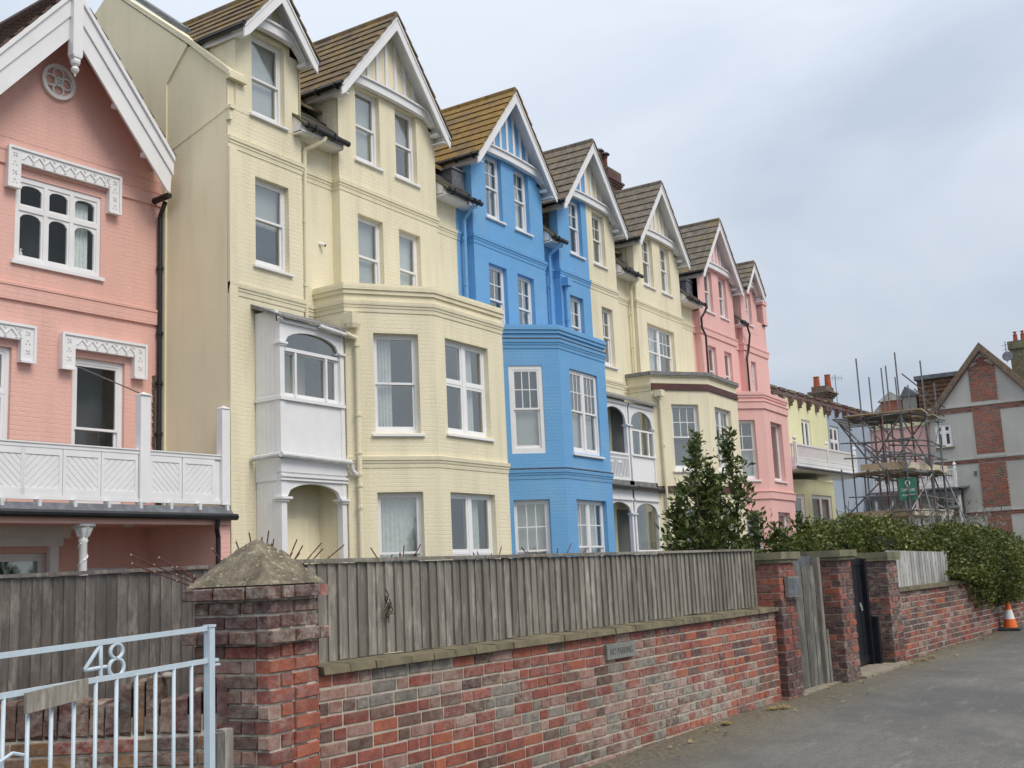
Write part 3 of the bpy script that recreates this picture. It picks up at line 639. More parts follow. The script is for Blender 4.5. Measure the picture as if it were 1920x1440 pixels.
for (x, y, r_) in ((10.9, 3.95, .10), (11.0, 3.88, .06), (15.55, 3.55, .16), (9.9, 4.05, .07), (15.9, 3.5, .08)):
    for k in range(90):
        a, q = R.uniform(0, 6.28), abs(R.gauss(0, r_ * .5)); p = V(x + q * math.cos(a), y + q * math.sin(a) * .6, gz(x, y) + .006 + R.uniform(0, .02)); b2 = R.uniform(0, 6.28); l = R.uniform(.02, .06)
        d1 = V(math.cos(b2), math.sin(b2), R.uniform(-.1, .3)) * l; d2 = V(-math.sin(b2), math.cos(b2), 0) * .003; rg.add([p - d2, p + d2, p + d1 + d2, p + d1 - d2], [(0, 1, 2, 3)])
o_ = obj("dry_grass", rg, simple("straw", (.42, .30, .12), .9)); o_['kind'] = 'stuff'
# ================================================================ WINDOWS
def wbox(o, u, n):
    """box in window axes: a along, b up, d outward (negative = recessed)"""
    def f(mb, a0, a1, b0, b1, d0, d1, m=0): mb.obox(o + u * a0 + Z * b0 + n * d0, u * (a1 - a0), n * (d1 - d0), Z * (b1 - b0), m)
    return f
def curtain_mesh(o, u, a0, a1, b0, b1, n, d, folds=7, amp=.03):
    mb = MB(); k = max(4, int(folds * 4)); vs = []
    for i in range(k + 1):
        a = a0 + (a1 - a0) * i / k; dd = d + amp * math.sin(i * math.pi / 2 + .6) * (.6 + .4 * math.sin(i * 1.3))
        vs += [o + u * a + Z * b0 + n * dd, o + u * a + Z * b1 + n * (dd * .5 + d * .5)]
    mb.add(vs, [(2 * i, 2 * i + 2, 2 * i + 3, 2 * i + 1) for i in range(k)]); return mb
def window(parent, o, u, n, w, h, style='sash', rev=.11, grid=None, lowgrid=None, cur=None, sill=True, split=.5, glass='glass', frame='white', fw=.055, name="window", room='dark', back=.45, sashdrop=0):
    """one window: outer frame is the part, everything in it a sub-part"""
    B = wbox(o, u, n); f0 = -rev - .07; f1 = -rev
    mb = MB(); B(mb, 0, fw, 0, h, f0, f1); B(mb, w - fw, w, 0, h, f0, f1); B(mb, fw, w - fw, h - fw, h, f0, f1); B(mb, fw, w - fw, 0, fw * 1.3, f0, f1)
    if style.startswith('double'): B(mb, w / 2 - .05, w / 2 + .05, fw, h - fw, f0 + .002, f1 + .004)
    wo = obj(name, mb, frame, parent)
    def pane(a0, a1, b0, b1, d, g=glass): m_ = MB(); B(m_, a0, a1, b0, b1, d - .002, d + .002); obj("pane", m_, g, wo)
    def sash(a0, a1, b0, b1, d, g, r=.042, br=None):
        m_ = MB(); br = br or r
        B(m_, a0, a0 + r, b0, b1, d - .02, d + .02); B(m_, a1 - r, a1, b0, b1, d - .02, d + .02); B(m_, a0 + r, a1 - r, b1 - r, b1, d - .0195, d + .0195); B(m_, a0 + r, a1 - r, b0, b0 + br, d - .0195, d + .0195)
        gc, gr = g or (1, 1); A0, A1, B0, B1 = a0 + r, a1 - r, b0 + br, b1 - r; t_ = .011
        for i in range(1, gc): x = A0 + (A1 - A0) * i / gc; B(m_, x - t_, x + t_, B0, B1, d - .012, d + .014)
        for j in range(1, gr): z = B0 + (B1 - B0) * j / gr; B(m_, A0, A1, z - t_, z + t_, d - .0115, d + .0135)
        obj("sash", m_, frame, wo)
        for i in range(gc):
            for j in range(gr):
                x0 = A0 + (A1 - A0) * i / gc + (t_ if i else 0); x1 = A0 + (A1 - A0) * (i + 1) / gc - (t_ if i < gc - 1 else 0)
                z0 = B0 + (B1 - B0) * j / gr + (t_ if j else 0); z1 = B0 + (B1 - B0) * (j + 1) / gr - (t_ if j < gr - 1 else 0)
                pane(x0, x1, z0, z1, d)
    bays = [(fw, w - fw)] if not style.startswith('double') else [(fw, w / 2 - .05), (w / 2 + .05, w - fw)]
    zb, zt = fw * 1.3, h - fw; zm = zb + (zt - zb) * split
    for k, (a0, a1) in enumerate(bays):
        if 'sash' in style:
            sash(a0, a1, zm - .02, zt, -rev - .028, grid); sash(a0, a1, zb + sashdrop, zm + .02, -rev - .062, lowgrid, .042, .07)
        elif 'case' in style:
            sash(a0, a1, zm + .025, zt, -rev - .03, grid, .05); sash(a0, a1, zb, zm - .025, -rev - .03, lowgrid, .05)
            m_ = MB(); B(m_, a0, a1, zm - .025, zm + .025, f0 + .003, f1 - .003); obj("transom", m_, frame, wo)
        elif 'fixed' in style: sash(a0, a1, zb, zt, -rev - .03, grid, .035)
    if sill:
        m_ = MB(); o2 = o + Z * -.055; a, b_ = -.07, w + .07
        pts = [(-rev, .0), (.055, -.012), (.055, .03), (-rev, .055)]
        m_.prism([o2 + u * a + n * d + Z * z for d, z in pts], u * (b_ - a)); m_.obox(o2 + u * (a + .02) + n * -.02 + Z * -.02, u * (b_ - a - .04), n * .05, Z * .015); obj("sill", m_, frame, wo)
    # curtains
    rb = -rev - .12
    for c_ in (cur or '').split():
        if c_ == 'full': m_ = curtain_mesh(o, u, fw, w - fw, .05, h - .05, n, rb - .03, 9, .022); obj("curtain", m_, 'curtain', wo)
        if c_ == 'left': m_ = curtain_mesh(o, u, fw, w * .46, .05, h - .05, n, rb - .03, 6, .028); obj("curtain", m_, 'curtain', wo)
        if c_ == 'right': m_ = curtain_mesh(o, u, w * .70, w - fw, .05, h - .05, n, rb - .03, 4, .028); obj("curtain", m_, 'curtain', wo)
        if c_ == 'half': m_ = curtain_mesh(o, u, w * .5, w * .83, .05, h - .05, n, rb - .03, 5, .02); obj("curtain", m_, 'curtain', wo)
        if c_ == 'grey': m_ = curtain_mesh(o, u, fw, w - fw, .05, h - .05, n, rb - .03, 9, .02); obj("curtain", m_, 'greycurtain', wo)
        if c_ == 'blind': m_ = MB(); B(m_, fw, w - fw, .05, h - .05, rb - .03, rb - .02); obj("blind", m_, 'blind', wo)
        if c_ == 'blindtop': m_ = MB(); B(m_, fw, w - fw, h * .5, h - .05, rb - .03, rb - .02); obj("blind", m_, 'blind', wo)
        if c_ == 'lowblind': m_ = MB(); B(m_, fw, w - fw, .05, h * .52, rb - .03, rb - .02); obj("blind", m_, 'blind', wo)
        if c_ == 'slats':
            m_ = MB()
            for i in range(int(h / .06)): B(m_, fw, w - fw, .05 + i * .06, .05 + i * .06 + .045, rb - .03, rb - .02)
            obj("blind", m_, 'greycurtain', wo)
    m_ = MB(); a, b_, c0, c1 = -.02, w + .02, -.02, h + .02; d0, d1 = -rev - .071, -rev - .071 - back
    q = lambda a_, z_, d_: o + u * a_ + Z * z_ + n * d_
    m_.add([q(a, c0, d0), q(b_, c0, d0), q(b_, c1, d0), q(a, c1, d0), q(a, c0, d1), q(b_, c0, d1), q(b_, c1, d1), q(a, c1, d1)], [(4, 5, 6, 7), (0, 1, 5, 4), (1, 2, 6, 5), (2, 3, 7, 6), (3, 0, 4, 7)])
    obj("room_lining", m_, room, wo)
    return wo
def wallp(mb, o, u, n, w, z0, z1, holes, rev=.2, m=0, skip=None, xs=(), zs=()):
    """wall face with rectangular openings and their reveals; holes (a0,a1,zb,zt), z absolute, o.z ignored"""
    o = V(o[0], o[1], 0)
    X = sorted(set([0, w] + list(xs) + [h[0] for h in holes] + [h[1] for h in holes])); Zs = sorted(set([z0, z1] + list(zs) + [h[2] for h in holes] + [h[3] for h in holes]))
    for i in range(len(X) - 1):
        for j in range(len(Zs) - 1):
            cx, cz = (X[i] + X[i + 1]) / 2, (Zs[j] + Zs[j + 1]) / 2
            if any(h[0] < cx < h[1] and h[2] < cz < h[3] for h in holes) or (skip and skip(cx, cz)): continue
            mb.add([o + u * X[i] + Z * Zs[j], o + u * X[i + 1] + Z * Zs[j], o + u * X[i + 1] + Z * Zs[j + 1], o + u * X[i] + Z * Zs[j + 1]], [(0, 1, 2, 3)], m)
    for a0, a1, b0, b1 in holes:
        c = [o + u * a0 + Z * b0, o + u * a1 + Z * b0, o + u * a1 + Z * b1, o + u * a0 + Z * b1]; d = [p - n * rev for p in c]
        mb.add(c + d, [(0, 4, 5, 1), (1, 5, 6, 2), (2, 6, 7, 3), (3, 7, 4, 0)], m)
def offp(path, d):
    """offset a plan polyline to its outer (right hand) side"""
    P = [Vector((x, y)) for x, y in path]; out = []
    for i, p in enumerate(P):
        ns = []
        if i > 0: e = (P[i] - P[i - 1]).normalized(); ns.append(Vector((e.y, -e.x)))
        if i < len(P) - 1: e = (P[i + 1] - P[i]).normalized(); ns.append(Vector((e.y, -e.x)))
        if len(ns) == 1: out.append(p + ns[0] * d)
        else:
            b = (ns[0] + ns[1]).normalized(); out.append(p + b * (d / max(.3, b.dot(ns[0]))))
    return out
def band(mb, path, z0, z1, d, back=.02, m=0, slope=0):
    a = offp(path, -back); b = offp(path, d); b0 = offp(path, d - slope) if slope else b
    for i in range(len(path) - 1):
        vs = [V(*a[i], z0), V(*a[i + 1], z0), V(*b0[i + 1], z0), V(*b0[i], z0), V(*a[i], z1), V(*a[i + 1], z1), V(*b[i + 1], z1), V(*b[i], z1)]
        fs = [(0, 1, 2, 3), (7, 6, 5, 4), (3, 2, 6, 7)]
        if i == 0: fs.append((0, 3, 7, 4))
        if i == len(path) - 2: fs.append((1, 5, 6, 2))
        mb.add(vs, fs, m)
def cornice(parent, path, ztop, mat, name="string_course", steps=((.07, .055), (.055, .035), (.085, .018))):
    mb = MB(); z = ztop
    for h, d in steps: band(mb, path, z - h, z, d, slope=.006); z -= h
    return obj(name, mb, mat, parent)
def rail_pipe(parent, pts, mat, r=.04, name="downpipe", collars=()):
    mb = MB(); mb.path(pts, r, 10)
    for c in collars: mb.tube(V(*c) - Z * .03, V(*c) + Z * .03, r * 1.35, 10)
    return obj(name, mb, mat, parent, smooth=False)
# ================================================================ TERRACE ROOFS AND GABLES
YP = 13.9; YR = 14.10; YB = 13.58; SL = 1.19
mainz = lambda y: 10.35 + .80 * (y - 13.6)
def gable_roof(parent, xc, half, zr, sides, tmat, rows, yb=YB):
    Ls = math.hypot(half, half * SL); du = 1 / math.hypot(1, SL); dz = SL * du
    for sd in sides:
        for i in range(rows):
            s0 = Ls * i / rows; s1 = Ls * (i + 1) / rows + .05   # measured down from the ridge
            zt = zr - s1 * dz; yend = min(17.9, 13.6 + (zt - 10.35) / .80 + .25)
            p = lambda s, off: (xc + sd * (s * du + off * dz), zr - s * dz + off * du)
            (xa, za), (xb, zb) = p(s0, .020), p(s1, .052)
            (xc2, zc2), (xd, zd) = p(s1, .02), p(s0, -.01)
            segs = 1; mb = MB()
            y0, y1 = yb - .07 - R.uniform(0, .012), yend
            mb.prism([V(xa, y0, za), V(xb, y0, zb), V(xc2, y0, zc2), V(xd, y0, zd)], V(0, y1 - y0, 0)); obj("tile_course", mb, tmat, parent)
    y = yb - .03; k = 0
    while y < 17.6:
        mb = MB(); L_ = .42; r_ = .085
        pts = [V(xc + r_ * math.cos(a), y, zr + .015 + r_ * .8 * math.sin(a)) for a in [math.pi * q / 6 for q in range(7)]]
        if len(sides) == 1: pts = [p_ for p_ in pts if (p_.x - xc) * sides[0] >= -.001]
        pts = pts + [V(pts[-1].x, y, zr - .06), V(pts[0].x, y, zr - .06)]
        mb.prism(pts, V(0, L_ - .012, 0)); obj("ridge_tile", mb, tmat, parent); y += L_; k += 1
def gable_front(parent, xc, half, zr, sides, wall, cheek, wins, yb=YB, wallhalf=1.62, battens=True, zband=9.4, lead=False, infill=None):
    """timbered gable over a wall pier; sides lists the halves (-1 left, 1 right) that belong to this house"""
    infill = infill or wall
    dz_ = SL
    zh = zr - .12                                     # underside line
    for sd in sides:
        # bargeboard
        mb = MB(); zo = zr - .01
        xo = half + .03; bw = .27
        pts = [V(xc, yb, zo), V(xc + sd * xo, yb, zo - xo * dz_), V(xc + sd * (xo - .0), yb, zo - xo * dz_ - bw * .9), V(xc + sd * (xo - .13), yb, zo - xo * dz_ - bw * .55), V(xc, yb, zo - bw * 1.25)]
        mb.prism(pts, V(0, -.035, 0)); obj("bargeboard", mb, 'white', parent)
        mb = MB(); pts = [V(xc, yb - .036, zo - .03), V(xc + sd * xo, yb - .036, zo - xo * dz_ - .03), V(xc + sd * xo, yb - .036, zo - xo * dz_ - .07), V(xc, yb - .036, zo - .085)]; mb.prism(pts, V(0, -.018, 0)); obj("verge_strip", mb, 'white', parent)
        # soffit
        mb = MB(); pts = [V(xc, yb, zo - .05), V(xc + sd * (half + .01), yb, zo - .05 - (half + .01) * dz_), V(xc + sd * (half + .01), yb, zo - .09 - (half + .01) * dz_), V(xc, yb, zo - .10)]
        mb.prism(pts, V(0, YP - yb + .01, 0)); obj("soffit", mb, 'white', parent)
        # eaves fascia, boxed soffit and gutter running back
        ze = zr - half * dz_
        if wallhalf > 1: 
            yend = 13.6 + (ze - 10.35) / .80
            x0 = xc + sd * (half - .06)
            mb = MB(); mb.box(min(x0, x0 - sd * .03), max(x0, x0 - sd * .03), yb, yend, ze - .20, ze - .02); obj("fascia", mb, 'white', parent)
            mb = MB(); a, b_ = sorted((x0 - sd * .03, xc + sd * (wallhalf - .02))); mb.box(a, b_, yb + .001, yend, ze - .205, ze - .18); obj("soffit", mb, 'white', parent)
            mb = MB(); xg = xc + sd * (half + .03); mb.tube((xg, yb - .05, ze - .055), (xg, yend + .1, ze - .055), .058, 8)
            yy = yb + .1
            while yy < yend: mb.box(xg - .065, xg + .065, yy, yy + .03, ze - .13, ze - .02); yy += .5
            obj("gutter", mb, 'black', parent)
        else:
            x0 = xc + sd * (half - .04); yend = 13.6 + (ze - 10.35) / .80
            mb = MB(); mb.box(min(x0, x0 - sd * .03), max(x0, x0 - sd * .03), yb, yend, ze - .17, ze - .02); obj("fascia", mb, 'white', parent)
            mb = MB(); xg = xc + sd * (half + .03); mb.tube((xg, yb - .04, ze - .05), (xg, yend + .1, ze - .05), .05, 8); obj("gutter", mb, 'black', parent)
        # cheek
        xk = xc + sd * wallhalf
        mb = MB(); ztop = ze + (half - wallhalf) * dz_ - .05
        mb.add([V(xk, YP, 10.0), V(xk, YP + .26, 10.0), V(xk, YP + .26, ztop), V(xk, YP, ztop)], [(0, 1, 2, 3)]); obj("wall", mb, wall, parent)
        if sd == -1:
            xi = xk + .03
            yb2 = 13.6 + (ztop - 10.35) / .80 - .12
            if lead == 'lead':
                mb = MB(); mb.box(xi, xi + .03, YP + .26, yb2, 9.9, ztop); obj("lead_cheek", mb, 'lead', parent)
            elif lead == 'clap':
                mb = MB(); mb.box(xi + .02, xi + .05, YP + .26, yb2, 9.9, ztop); obj("cheek", mb, 'lead', parent)
                z_ = 10.7
                while z_ < ztop: mb = MB(); mb.prism([V(xi, YP + .26, z_), V(xi + .02, YP + .26, z_ + .16), V(xi + .03, YP + .26, z_)], V(0, yb2 - YP - .26, 0)); obj("cheek_board", mb, 'lead', parent); z_ += .16
            else:
                mb = MB(); mb.box(xi + .012, xi + .05, YP + .26, yb2, 9.9, ztop); obj("cheek", mb, cheek, parent)
                z_ = 10.2
                while z_ < ztop - .02: mb = MB(); mb.box(xi - .002, xi + .012, YP + .40, yb2, z_, min(z_ + .148, ztop)); obj("cheek_board", mb, cheek, parent); z_ += .16
                mb = MB(); mb.box(xi - .008, xi + .014, YP + .28, YP + .38, 10.2, ztop); obj("corner_board", mb, cheek, parent)
        else:
            mb = MB(); mb.box(xk - .05, xk - .02, YP + .26, 15.6, 9.9, ztop); obj("cheek", mb, 'lead' if lead else cheek, parent)
    s0 = min(sides); s1 = max(sides)
    xl = xc - wallhalf if -1 in sides else xc; xr = xc + wallhalf if 1 in sides else xc
    # infill triangle
    ht = 11.68 if wallhalf > 1 else 11.72
    mb = MB(); hw = (zh - ht) / dz_
    pts = [V(xc - (hw if -1 in sides else 0), YP - .01, ht), V(xc + (hw if 1 in sides else 0), YP - .01, ht), V(xc, YP - .01, zh)]
    mb.poly(pts); obj("gable_panel", mb, infill, parent)
    if battens:
        for k in (-3, -2, -1, 0, 1, 2, 3):
            for part in ((0,) if k else ((-1, 1) if len(sides) == 2 else (s0,))):
                if k and (k < 0 and -1 not in sides or k > 0 and 1 not in sides): continue
                x = xc + k * .31; w0, w1 = (x - .045, x + .045)
                if k == 0:
                    if len(sides) == 2 and part == 1: continue
                    if len(sides) == 1: w0, w1 = (xc - .045, xc) if s0 == -1 else (xc, xc + .045)
                zt0 = zh - abs(w0 - xc) * dz_; zt1 = zh - abs(w1 - xc) * dz_
                if min(zt0, zt1) < ht + .25: continue
                mb = MB(); mb.prism([V(w0, YP - .012, ht + .1), V(w1, YP - .012, ht + .1), V(w1, YP - .012, zt1), V(w0, YP - .012, zt0)], V(0, -.03, 0)); obj("batten", mb, 'white', parent)
    # arched tie beam
    nseg = 12; top, bot = [], []
    hb = wallhalf - .10 if wallhalf > 1 else wallhalf + .03; rise = .07 if wallhalf > 1 else .1
    for i in range(nseg + 1):
        q = -1 + 2 * i / nseg
        if q < 0 and -1 not in sides and q < -1e-6: continue
        if q > 1e-6 and 1 not in sides: continue
        x = xc + q * hb; zz = rise * (1 - q * q); lim = zh - .02 - abs(x - xc) * dz_; zb_ = min(ht - .08 + zz * .9, lim - .05); top.append(V(x, YP - .013, min(ht + .12 + zz, lim))); bot.append(V(x, YP - .013, zb_))
    mb = MB()
    for i in range(len(top) - 1): mb.prism([bot[i], bot[i + 1], top[i + 1], top[i]], V(0, -.12, 0))
    for i in range(len(top) - 1): mb.prism([top[i] - V(0, 0, .04), top[i + 1] - V(0, 0, .04), top[i + 1], top[i]], V(0, -.16, 0))
    obj("tie_beam", mb, 'white', parent)
    for sd in sides:
        mb = MB(); x = xc + sd * wallhalf; a, b_ = sorted((x - sd * .10, x + sd * .02)); zt_ = zh - .06 - (wallhalf + .02) * dz_; mb.box(a, b_, YB + .10, YP - .014, zt_ - .07, zt_); obj("bracket", mb, 'white', parent)
    return xl, xr
def eaves(parent, x0, x1, tmat, sidebox=True, lead=False):
    """short run of main roof over a recess: tiles, fascia box, gutter"""
    y0 = 13.74
    n_ = 6
    for i in range(n_):
        ya, yb_ = y0 - .08 + i * .26, y0 - .08 + (i + 1) * .26 + .05
        za, zb = 10.2 + (ya - y0) * .93, 10.2 + (yb_ - y0) * .93
        mb = MB(); mb.prism([V(x0, ya, za + .05), V(x0, yb_, zb + .012), V(x0, yb_, zb - .02), V(x0, ya, za + .01)], V(x1 - x0, 0, 0)); obj("tile_course", mb, tmat, parent)
    mb = MB(); mb.box(x0 + .02, x1 - .02, y0 - .012, y0 + .012, 10.03, 10.2); mb.box(x0 + .02, x1 - .02, y0, YR, 10.03, 10.05)
    if sidebox: mb.prism([V(x0 + .02, y0, 10.0), V(x0 + .02, YR, 10.0), V(x0 + .02, YR, 10.55), V(x0 + .02, y0, 10.22)], V(.02, 0, 0)); mb.prism([V(x1 - .04, y0, 10.0), V(x1 - .04, YR, 10.0), V(x1 - .04, YR, 10.55), V(x1 - .04, y0, 10.22)], V(.02, 0, 0))
    obj("fascia", mb, 'white', parent)
    mb = MB(); mb.tube((x0 + .12, y0 - .075, 10.15), (x1 + .06, y0 - .075, 10.13), .058, 9)
    xx = x0 + .3
    while xx < x1: mb.box(xx, xx + .03, y0 - .14, y0 - .013, 10.08, 10.2); xx += .55
    obj("gutter", mb, 'black', parent)
    if lead:
        mb = MB(); mb.box(x1 - .55, x1 - .05, 14.05, 14.5, 10.4, 10.95); mb.box(x1 - .58, x1 - .02, 14.02, 14.53, 10.93, 10.98); obj("lead_box", mb, 'lead', parent)
def bay(parent, path, wall, rows, capmat=None, caplead=False, brown=False, z0=.3, plain=False, wins=()):
    """canted two storey bay; wins: (segment, a0, a1, zb, zt, kwargs)"""
    mb = MB(); segs = list(zip(path[:-1], path[1:]))
    for i, (a, b) in enumerate(segs):
        a3, b3 = V(*a, 0), V(*b, 0); u = (b3 - a3).normalized(); n = V(u.y, -u.x, 0)
        wallp(mb, a3, u, n, (b3 - a3).length, z0, 7.0, [w[1:5] for w in wins if w[0] == i])
    mb.poly([V(x, y, 6.85) for x, y in path]); obj("bay_wall", mb, wall, parent)
    for w in wins:
        a, b = segs[w[0]]; a3, b3 = V(*a, 0), V(*b, 0); u = (b3 - a3).normalized(); n = V(u.y, -u.x, 0)
        window(parent, a3 + u * w[1] + Z * w[3], u, n, w[2] - w[1], w[4] - w[3], **w[5])
    if caplead:
        mb = MB(); band(mb, path, 7.0, 7.03, .05, back=.2); obj("parapet", mb, wall, parent)
        mb = MB(); band(mb, path, 7.032, 7.14, .09, back=.24); obj("lead_cap", mb, 'felt', parent)
    else:
        mb = MB(); band(mb, path, 6.94, 7.02, .035, back=.2); band(mb, path, 7.02, 7.10, .06, back=.22); band(mb, path, 7.10, 7.14, .035, back=.20); obj("parapet_cap", mb, wall, parent)
    if plain:
        for zt in (6.83, 3.88): mb = MB(); band(mb, path, zt - .26, zt - .03, .045); band(mb, path, zt - .03, zt, .07); obj("string_course", mb, 'pink2', parent)
    elif brown:
        for zt in (6.80, 3.85):
            mb = MB(); band(mb, path[1:], zt - .11, zt, .03); band(mb, path[1:], zt - .19, zt - .114, .045); obj("string_course", mb, 'browncourse', parent)
        cornice(parent, path[:2], 6.80, wall)
    else:
        cornice(parent, path, 6.80, wall); cornice(parent, path, 3.86, wall)
        if wall == 'blue': 
            for zt in (6.815, 3.875): mb = MB(); band(mb, path, zt, zt + .02, .06); obj("lead_flashing", mb, 'lead', parent)
U = V(1, 0, 0); NF = V(0, -1, 0)
def front_wall(parent, x0, x1, y, z0, z1, wall, wins, ret_l=None, ret_r=None, name="wall"):
    skip = None; xs, zs, zr_ = (), (), z1
    if z1 > 11.6:
        cg = x1 - .82 if x1 - x0 < 1.7 and z1 > 11.9 else ((x0 + x1) / 2 if x1 - x0 > 2 else 26.66); big = z1 < 11.9
        hw_, zr_ = (1.42, 11.44) if big else (.60, 11.55)
        xs = [q for q in (cg - hw_ - x0, cg + hw_ - x0) if 0 < q < x1 - x0]; zs = [zr_]; skip = lambda cx, cz: cz > zr_ and abs(cx + x0 - cg) > hw_
    mb = MB(); wallp(mb, (x0, y), U, NF, x1 - x0, z0, z1, [(w[0] - x0, w[1] - x0, w[2], w[3]) for w in wins], xs=xs, zs=zs, skip=skip)
    for x, yy in ((x0, ret_l), (x1, ret_r)):
        if yy: mb.poly([V(x, y, z0), V(x, yy, z0), V(x, yy, zr_), V(x, y, zr_)])
    obj(name, mb, wall, parent)
    for w in wins: window(parent, V(w[0], y, w[2]), U, NF, w[1] - w[0], w[3] - w[2], **w[4])
def lamp_side(parent, x, z): pass
# ---------------------------------------------------------------- house 1: pale yellow
h1 = thing("terraced_house", "pale yellow four storey house with white boxed porch, leftmost of the tall terrace", "house", (17, 16, .3))
AL = 15.22
front_wall(h1, 13.335, 13.512, 13.95, 10.0, 10.60, 'yellow', []); front_wall(h1, 15.148, AL, 13.95, 10.0, 10.42, 'yellow', [])
front_wall(h1, 13.335, AL, 13.95, .3, 10.0, 'yellow', [(14.0, 14.86, 7.26, 8.9, dict(style='sash', grid=None, cur='blindtop', split=.55))], ret_r=YR)
dA = 14.33
# small gable wall
front_wall(h1, dA - .82, dA + .82, 13.945, 10.0, 11.95, 'yellow', [(13.93, 14.78, 10.08, 11.66, dict(style='sash', cur='blind', split=.48))], ret_l=14.6, ret_r=15.0)
gable_front(h1, dA, .93, 12.62, (-1, 1), 'yellow', 'yellow', [], wallhalf=.84)
gable_roof(h1, dA, .93, 12.62, (-1, 1), 'tile', 5)
X1 = 17.85
front_wall(h1, AL, 16.25, YR, .3, 10.5, 'yellow', [])
front_wall(h1, 16.25, 19.52, YP, 6.8, 11.7, 'yellow', [(16.79, 17.57, 10.06, 11.64, dict(style='sash', cur='blind', split=.5)), (18.10, 18.85, 10.06, 11.64, dict(style='sash', cur='blindtop', split=.5)),
    (16.79, 17.59, 7.22, 8.9, dict(style='sash', cur='blind', split=.5)), (18.12, 18.87, 7.22, 8.9, dict(style='sash', cur='full', split=.5))], ret_l=YR, ret_r=YR)
front_wall(h1, 19.52, 20.55, YR, .3, 10.5, 'yellow', [])
gable_front(h1, 17.82, 1.81, 13.50, (-1, 1), 'yellow', 'yellow', [])
gable_roof(h1, 17.82, 1.81, 13.50, (-1, 1), 'tile', 9)
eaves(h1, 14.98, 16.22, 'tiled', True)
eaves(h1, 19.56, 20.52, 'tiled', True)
mb = MB(); mb.box(19.56, 20.0, 14.9, 15.0, 9.9, 10.3); 
P_ = [(13.335, 13.95), (AL, 13.95), (AL, YR), (16.25, YR), (16.25, YP), (19.52, YP), (19.52, YR), (20.55, YR)]
cornice(h1, P_, 9.47, 'yellow'); cornice(h1, P_[:4], 6.80, 'yellow')
mb = MB(); mb.box(13.335, 13.52, 13.90, 13.96, .3, 9.26); mb.box(13.325, 13.40, 13.88, 13.96, 9.75, 9.95); mb.box(13.315, 13.44, 13.84, 13.96, 9.95, 10.02); obj("corner_pilaster", mb, 'yellow', h1)
bay1 = [(15.68, 14.12), (15.68, 13.36), (17.09, 12.34), (19.53, 12.34), (20.56, 13.36), (20.56, YR)]
bay(h1, bay1, 'yellow', 0, wins=[(1, .54, 1.42, 4.30, 6.2, dict(style='sash', cur='left', split=.5, rev=.13)), (1, .54, 1.42, 1.25, 3.2, dict(style='sash', cur='full', split=.42, rev=.13)),
    (2, .35, 1.86, 4.34, 6.2, dict(style='double_case', cur='half', split=.55, frame='upvc')), (2, .35, 1.90, 1.25, 3.2, dict(style='double_case', cur='half', split=.40, frame='upvc')),
    (3, .35, 1.1, 4.30, 6.2, dict(style='sash'))])
# party wall and end gable in buff render
mb = MB()
prof = [(13.97, .3), (13.97, 10.68), (14.92, 11.45), (17.2, 13.28), (20.6, 10.6), (20.6, .3)]
mb.prism([V(13.335, y, z) for y, z in prof], V(.25, 0, 0)); obj("end_wall", mb, 'yellow_side', h1)
mb = MB(); pr = [(13.86, 10.55), (14.02, 10.68), (14.92, 11.47), (17.2, 13.30), (17.2, 13.39), (14.88, 11.56), (13.98, 10.77), (13.86, 10.66)]
mb.prism([V(13.29, y, z) for y, z in pr], V(.40, 0, 0)); mb.box(13.30, 13.72, 13.84, 13.95, 10.52, 10.60); obj("wall_coping", mb, 'yellow', h1)
mb = MB(); mb.prism([V(13.30, 15.5, .3), V(13.30, 19.2, .3), V(13.30, 19.2, 11.7), V(13.30, 17.15, 13.24), V(13.30, 14.94, 11.45), V(13.30, 15.5, 10.85)], V(.034, 0, 0)); obj("chimney_breast", mb, 'yellow_side', h1)
mb = MB(); mb.prism([V(13.325, 13.98, 9.95), V(13.325, 15.48, 9.50), V(13.325, 15.48, 9.58), V(13.325, 13.98, 10.03)], V(.012, 0, 0)); obj("render_ridge", mb, 'yellow_side', h1)
mb = MB(); mb.prism([V(13.64, 14.0, 10.72), V(13.64, 14.95, 11.52), V(13.64, 14.95, 11.62), V(13.64, 14.0, 10.84)], V(.16, 0, 0)); mb.prism([V(13.64, 15.5, 12.05), V(13.64, 17.1, 13.34), V(13.64, 17.1, 13.45), V(13.64, 15.5, 12.17)], V(.3, 0, 0)); obj("lead_flashing", mb, 'lead', h1)
mb = MB()
for i in range(14):
    ya = 14.3 + i * .27; yb_ = ya + .32
    if ya > 17.2: break
    za, zb = mainz(ya), mainz(yb_); mb.prism([V(13.6, ya, za + .06), V(13.6, yb_, zb + .015), V(13.6, yb_, zb - .03), V(13.6, ya, za)], V(20.5 - 13.6, 0, 0))
obj("main_roof", mb, 'tile', h1)
mb = MB(); mb.prism([V(13.6, 17.2, 13.2), V(13.6, 20.8, 10.3), V(13.6, 20.8, 10.2), V(13.6, 17.2, 13.1)], V(6.95, 0, 0)); mb.box(13.35, 20.55, 20.4, 20.5, .3, 10.5); obj("rear_roof", mb, 'tile', h1)
